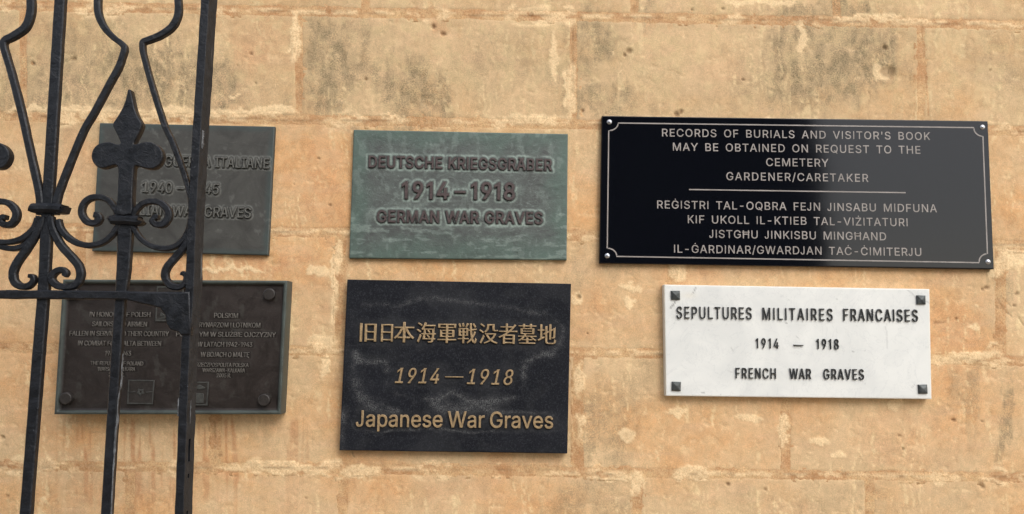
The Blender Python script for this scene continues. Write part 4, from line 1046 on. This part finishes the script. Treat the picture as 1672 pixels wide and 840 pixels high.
for dx in (0, -250):
    # plain bar that runs the whole height
    if dx == 0:
        sweep('bar', [(115, -330), (94, 0), (81.5, 200), (73, 340), (67, 470), (59.5, 560), (37.5, 840), (12, 1160), (-20, 1600)], 17.5, .012, y0=.004, straight=True, bevel=.14)
    # bar that carries the finial
    sweep('bar', [(x + dx, y) for x, y in ((206.5, 240), (202, 350), (198, 440), (192.5, 490), (187, 565), (170, 840), (150, 1160), (124, 1600))],
          [24, 24, 21, 16, 16, 16, 16, 16], .013, y0=.004, straight=True, bevel=.14)
    # fleur finial: outline forged from plate
    pts = [(209.8, 147.5), (212, 145), (214.2, 147.5), (218, 165), (221, 179), (227, 193), (232, 201), (232.3, 206), (227, 219), (220.5, 231), (219.5, 236), (226, 236), (236, 233), (248, 233), (258, 238), (265, 247), (266.5, 257), (262, 268), (254, 275), (244, 276.5), (234, 274.5), (225, 271.5), (220, 273), (218.5, 284), (216.5, 325), (214.5, 350),
           (191, 350), (192.5, 325), (194, 284), (193, 273), (188, 270), (178, 273), (168, 275.5), (159, 273), (152.5, 265), (150.5, 255), (153, 245), (160, 237), (170, 233.5), (181, 233), (190, 236), (197, 236), (197.5, 232), (192.5, 221), (187, 210), (185.3, 205), (187, 200), (195, 188), (202, 175), (206.5, 162)]
    pp = [tuple(q) for q in smooth([to2((x + dx, y)) for x, y in pts], 2, True)]
    o = link('finial', poly_mesh('finial', pp and [pp], .016, .0018, 2), M_IR, gate); o.location = (0, .013, 0)
    for p in o.data.polygons: p.use_smooth = True
    try: o.data.set_sharp_from_angle(angle=math.radians(40))
    except Exception: pass
    # collars bind the scrolls to the bar
    sweep('collar', sh([(179, 359.5), (182, 359), (203, 358.5), (224, 360.5), (227, 360)], dx), [10, 15, 15.5, 15, 10], .026, y0=-.005, bevel=.32)
    # volutes beside the finial
    sweep('scroll', sh([(190, 352), (186, 341), (176, 328), (161, 321.5), (144, 323.5), (133, 334), (131, 349), (139.5, 361.5), (152, 364), (159.5, 358), (157, 351.5), (151.5, 350.5)], dx), [9, 9.5, 9.5, 9.5, 10, 10, 10.5, 11, 11, 11, 11, 9], .012, y0=.001)
    sweep('scroll', sh([(214.5, 352), (219.5, 342), (229, 332.5), (244, 328), (260.5, 331.5), (271, 343), (271.5, 355), (263.5, 365.5), (252, 366), (246, 360.5), (250, 354), (256, 354.5)], dx), [8, 8.5, 9, 9.5, 10.5, 11.5, 12, 11, 10, 9.5, 9, 8], .012, y0=.003)
    # swags that link the collars
    sweep('scroll', sh([(92, 358), (95, 371), (106, 386), (123, 396.5), (143, 400.5), (163, 396), (178, 385), (188, 372), (192, 364)], dx), [8, 9, 10, 10, 9.5, 9, 9, 9, 8], .012, y0=.002)
    sweep('scroll', sh([(213, 366), (218, 377), (229, 391.5), (246, 402), (266, 405.5), (284, 401), (298, 388), (306, 371), (309, 352)], dx), [8, 8, 8, 8.5, 9, 9, 9, 8, 7], .012, y0=.003)
    # bell curves rising to the head of the gate
sweep('scroll', [(176, -150), (163, -60), (157, -10), (157.5, 20), (167.5, 43), (182.5, 59.5), (195, 69), (200.5, 77), (197, 91), (190, 110), (175, 137), (151, 182), (133, 213), (110, 268), (94, 310), (88, 332), (86, 350)],
      [13, 12, 11.5, 11.5, 10.5, 9.5, 9.5, 10, 10, 10.5, 10.5, 10.5, 10.5, 11, 11.5, 12, 12], .012, y0=.002)
sweep('scroll', [(268, -150), (282, -60), (287.5, -8), (288, 20), (279, 40), (261, 54), (241, 62.5), (231, 66.5), (229.5, 74), (232, 90), (246, 141), (265, 201), (279, 232), (295, 275), (306, 311), (309.5, 335), (309, 356)],
      [12, 11.5, 11.5, 12, 12, 11.5, 10.5, 10, 9.5, 9, 9, 9, 9, 8.5, 8.5, 8, 8], .012, y0=.003)
sweep('scroll', [(22, -150), (38, -60), (46, -10), (46.5, 18), (38, 42), (18, 57), (5, 63.5), (2, 72), (6, 88), (15, 118), (31, 180), (42, 230), (52, 275), (60, 312), (62, 332), (62, 350)],
      [14, 13.5, 13.5, 13.5, 13.5, 13, 12, 11, 11, 11, 11.5, 11.5, 12, 12, 12, 12], .012, y0=.002)
sweep('collar', [(50, 340), (53, 340), (75, 339.5), (99, 341), (102, 341)], [10, 15, 15.5, 15, 10], .030, y0=-.006, bevel=.32)
sweep('collar_throat', [(77, 334), (76, 350), (74, 364)], [34, 33, 34], .016, y0=.003, bevel=.2) if False else None
sweep('scroll', [(58, 356), (53, 371), (42, 383), (30, 390.5), (14, 394.5), (-4, 395), (-24, 391), (-42, 380), (-52, 364)], [9, 10, 10.5, 10, 9, 9, 9, 9, 8], .012, y0=.002)
# hearts standing on the rail
sweep('scroll', [(66, 354), (62.5, 368), (54, 385), (40, 407), (25, 428), (18, 445), (20.5, 460), (31, 467.5), (43, 467), (51, 459.5), (50.5, 452), (44.5, 450.5)], [10, 11, 12, 12.5, 13, 13, 12.5, 11, 10.5, 9, 8, 6], .012, y0=.001)
sweep('scroll', [(80, 354), (81.5, 368), (87, 383), (98, 402), (113.5, 419), (126, 435), (128.5, 451), (122, 464), (107, 468.5), (91, 466.5), (81.5, 457), (85, 446), (97, 440.5), (105, 445.5), (102, 451)], [10, 11, 12, 12, 12.5, 12.5, 12.5, 12, 11, 11, 11, 10.5, 10, 9.5, 8], .012, y0=.001)
sweep('scroll', [(310, 378), (301, 399), (286.5, 417), (271, 435), (266.5, 449), (271.5, 462), (282, 468.5), (294, 467.5), (301, 459), (301.5, 450), (297, 446.5), (295.5, 450)], [10, 11, 11.5, 12, 12, 11.5, 11, 10, 9, 8, 8, 7], .012, y0=.002)
# bottom rail of the ornamental band and the lock plate
sweep('rail', [(-520, 479.5), (-100, 480.5), (0, 481), (100, 481.5), (212, 482.5)], [14] * 5, .018, y0=-.002, straight=True, bevel=.15, rough=.05)
pl = [(206, 475.7), (230, 476), (262, 476.6), (296, 477), (311, 476), (312, 547), (296, 548), (292, 543), (279, 539), (272, 530), (270, 515), (262, 504), (246, 499.5), (228, 496), (207, 489.5)]
o = link('lock_plate', poly_mesh('lock_plate', [[to2(p) for p in pl]], .014, .003, 2), M_IR, gate); o.location = (0, .011, 0)
for p in o.data.polygons: p.use_smooth = True
try: o.data.set_sharp_from_angle(angle=math.radians(40))
except Exception: pass
sweep('rail', [(-440, 1540), (0, 1545), (285, 1550)], 16, .018, y0=-.002, straight=True, bevel=.15)

# worn edges where the paint has gone
M_CH = mat_simple('bare_primer', (.13, .135, .14), .7, 0, .3, 90, .5)
sweep('paint_chip', [(198.6, 578), (197, 600), (195.6, 627), (190.5, 655), (189, 690), (186.5, 705), (185, 737), (182.2, 777), (180, 822), (179, 850)], [.6, 1.2, 1.4, 1, 3, 1.8, 2.6, 1.2, 1.6, .8], .003, M_CH, y0=.0035, k=5, rough=.6)
sweep('paint_chip', [(328, 211), (327.6, 220), (327, 232), (326.6, 241)], [.8, 1.6, 1.4, .6], .006, M_CH, y0=.007, rough=.5)
sweep('paint_chip', [(305.4, 655), (305, 668), (304.6, 682), (304.2, 697)], [.8, 1.6, 1.4, .6], .0022, M_CH, y0=.014, rough=.5)
sweep('paint_chip', [(291.5, 650), (290.8, 662), (290.2, 680)], [.8, 1.8, .6], .003, M_CH, y0=-.0003, rough=.5)
# ------------------------------------------------------------------ ground and a hedge added behind the viewer for the sign's dark reflection
gm = NB('gravel_path')
gc = gm.mix(gm.ramp(gm.noise(3, 6), .3, .7), (.20, .165, .12), (.32, .26, .19))
M_G = gm.out(gc, .95, gm.bump(gm.noise(90, 5), .01, .8))
bm = bmesh.new(); bmesh.ops.create_grid(bm, x_segments=8, y_segments=8, size=150)
me = bpy.data.meshes.new('ground'); bm.to_mesh(me); bm.free()
gr = link('ground', me, M_G); gr['kind'] = 'structure'; gr.location = (0, 0, -.02)
hm = NB('hedge_leaf')
M_H = hm.out(hm.mix(hm.ramp(hm.noise(4, 4), .3, .7), (.020, .034, .014), (.045, .07, .026)), .7, None, 0, .3)
M_W = mat_simple('bark', (.09, .07, .05), .9, 0, .2, 20, .3, .01)
def hedge(x0, x1, y0, y1, h, seed, n, label):
    t = thing('reflection_hedge', label, 'hedge', ((x0 + x1) / 2, (y0 + y1) / 2, 0))
    rnd = np.random.default_rng(seed)
    cx, cy = (x1 - x0) / 2, (y1 - y0) / 2
    # leaf sprays through the outer shell
    u = rnd.uniform(-1, 1, (n, 3)); u[:, 2] = rnd.uniform(0, 1, n)
    face = rnd.integers(0, 4, n)
    for k, (ax2, s) in enumerate(((0, -1), (0, 1), (1, 1), (2, 1))):
        mm = face == k
        u[mm, ax2] = s * (1 - rnd.uniform(0, .06, mm.sum()))
    Pc = u * np.array([cx, cy, h])
    Pc += (vnoise(Pc[:, 0] * 1.3 + 50, Pc[:, 2] * 1.3 + 50, seed)[:, None] - .5) * .35
    a = rnd.normal(size=(n, 3)); a /= np.linalg.norm(a, axis=1)[:, None]
    b = np.cross(a, rnd.normal(size=(n, 3))); b /= np.linalg.norm(b, axis=1)[:, None]
    s = rnd.uniform(.10, .2, (n, 1))
    Vv = np.stack([Pc - a * s, Pc + b * s * .4, Pc + a * s, Pc - b * s * .4], 1).reshape(-1, 3)
    me = bpy.data.meshes.new('foliage'); me.from_pydata(Vv.tolist(), [], np.arange(4 * n).reshape(n, 4).tolist())
    o = link('foliage', me, M_H, t); o['kind'] = 'stuff'
    bm = bmesh.new(); bmesh.ops.create_cube(bm, size=1)
    bmesh.ops.scale(bm, vec=(2 * cx * .93, 2 * cy * .9, h * .95), verts=bm.verts)
    bmesh.ops.translate(bm, vec=(0, 0, h * .5), verts=bm.verts)
    me = bpy.data.meshes.new('branches'); bm.to_mesh(me); bm.free()
    link('branches', me, M_H, t)
hedge(-11, 5.6, -14, -12, 7.4, 3, 26000, 'tall dark clipped evergreen hedge added unseen behind the viewer for the dark reflection in the sign')
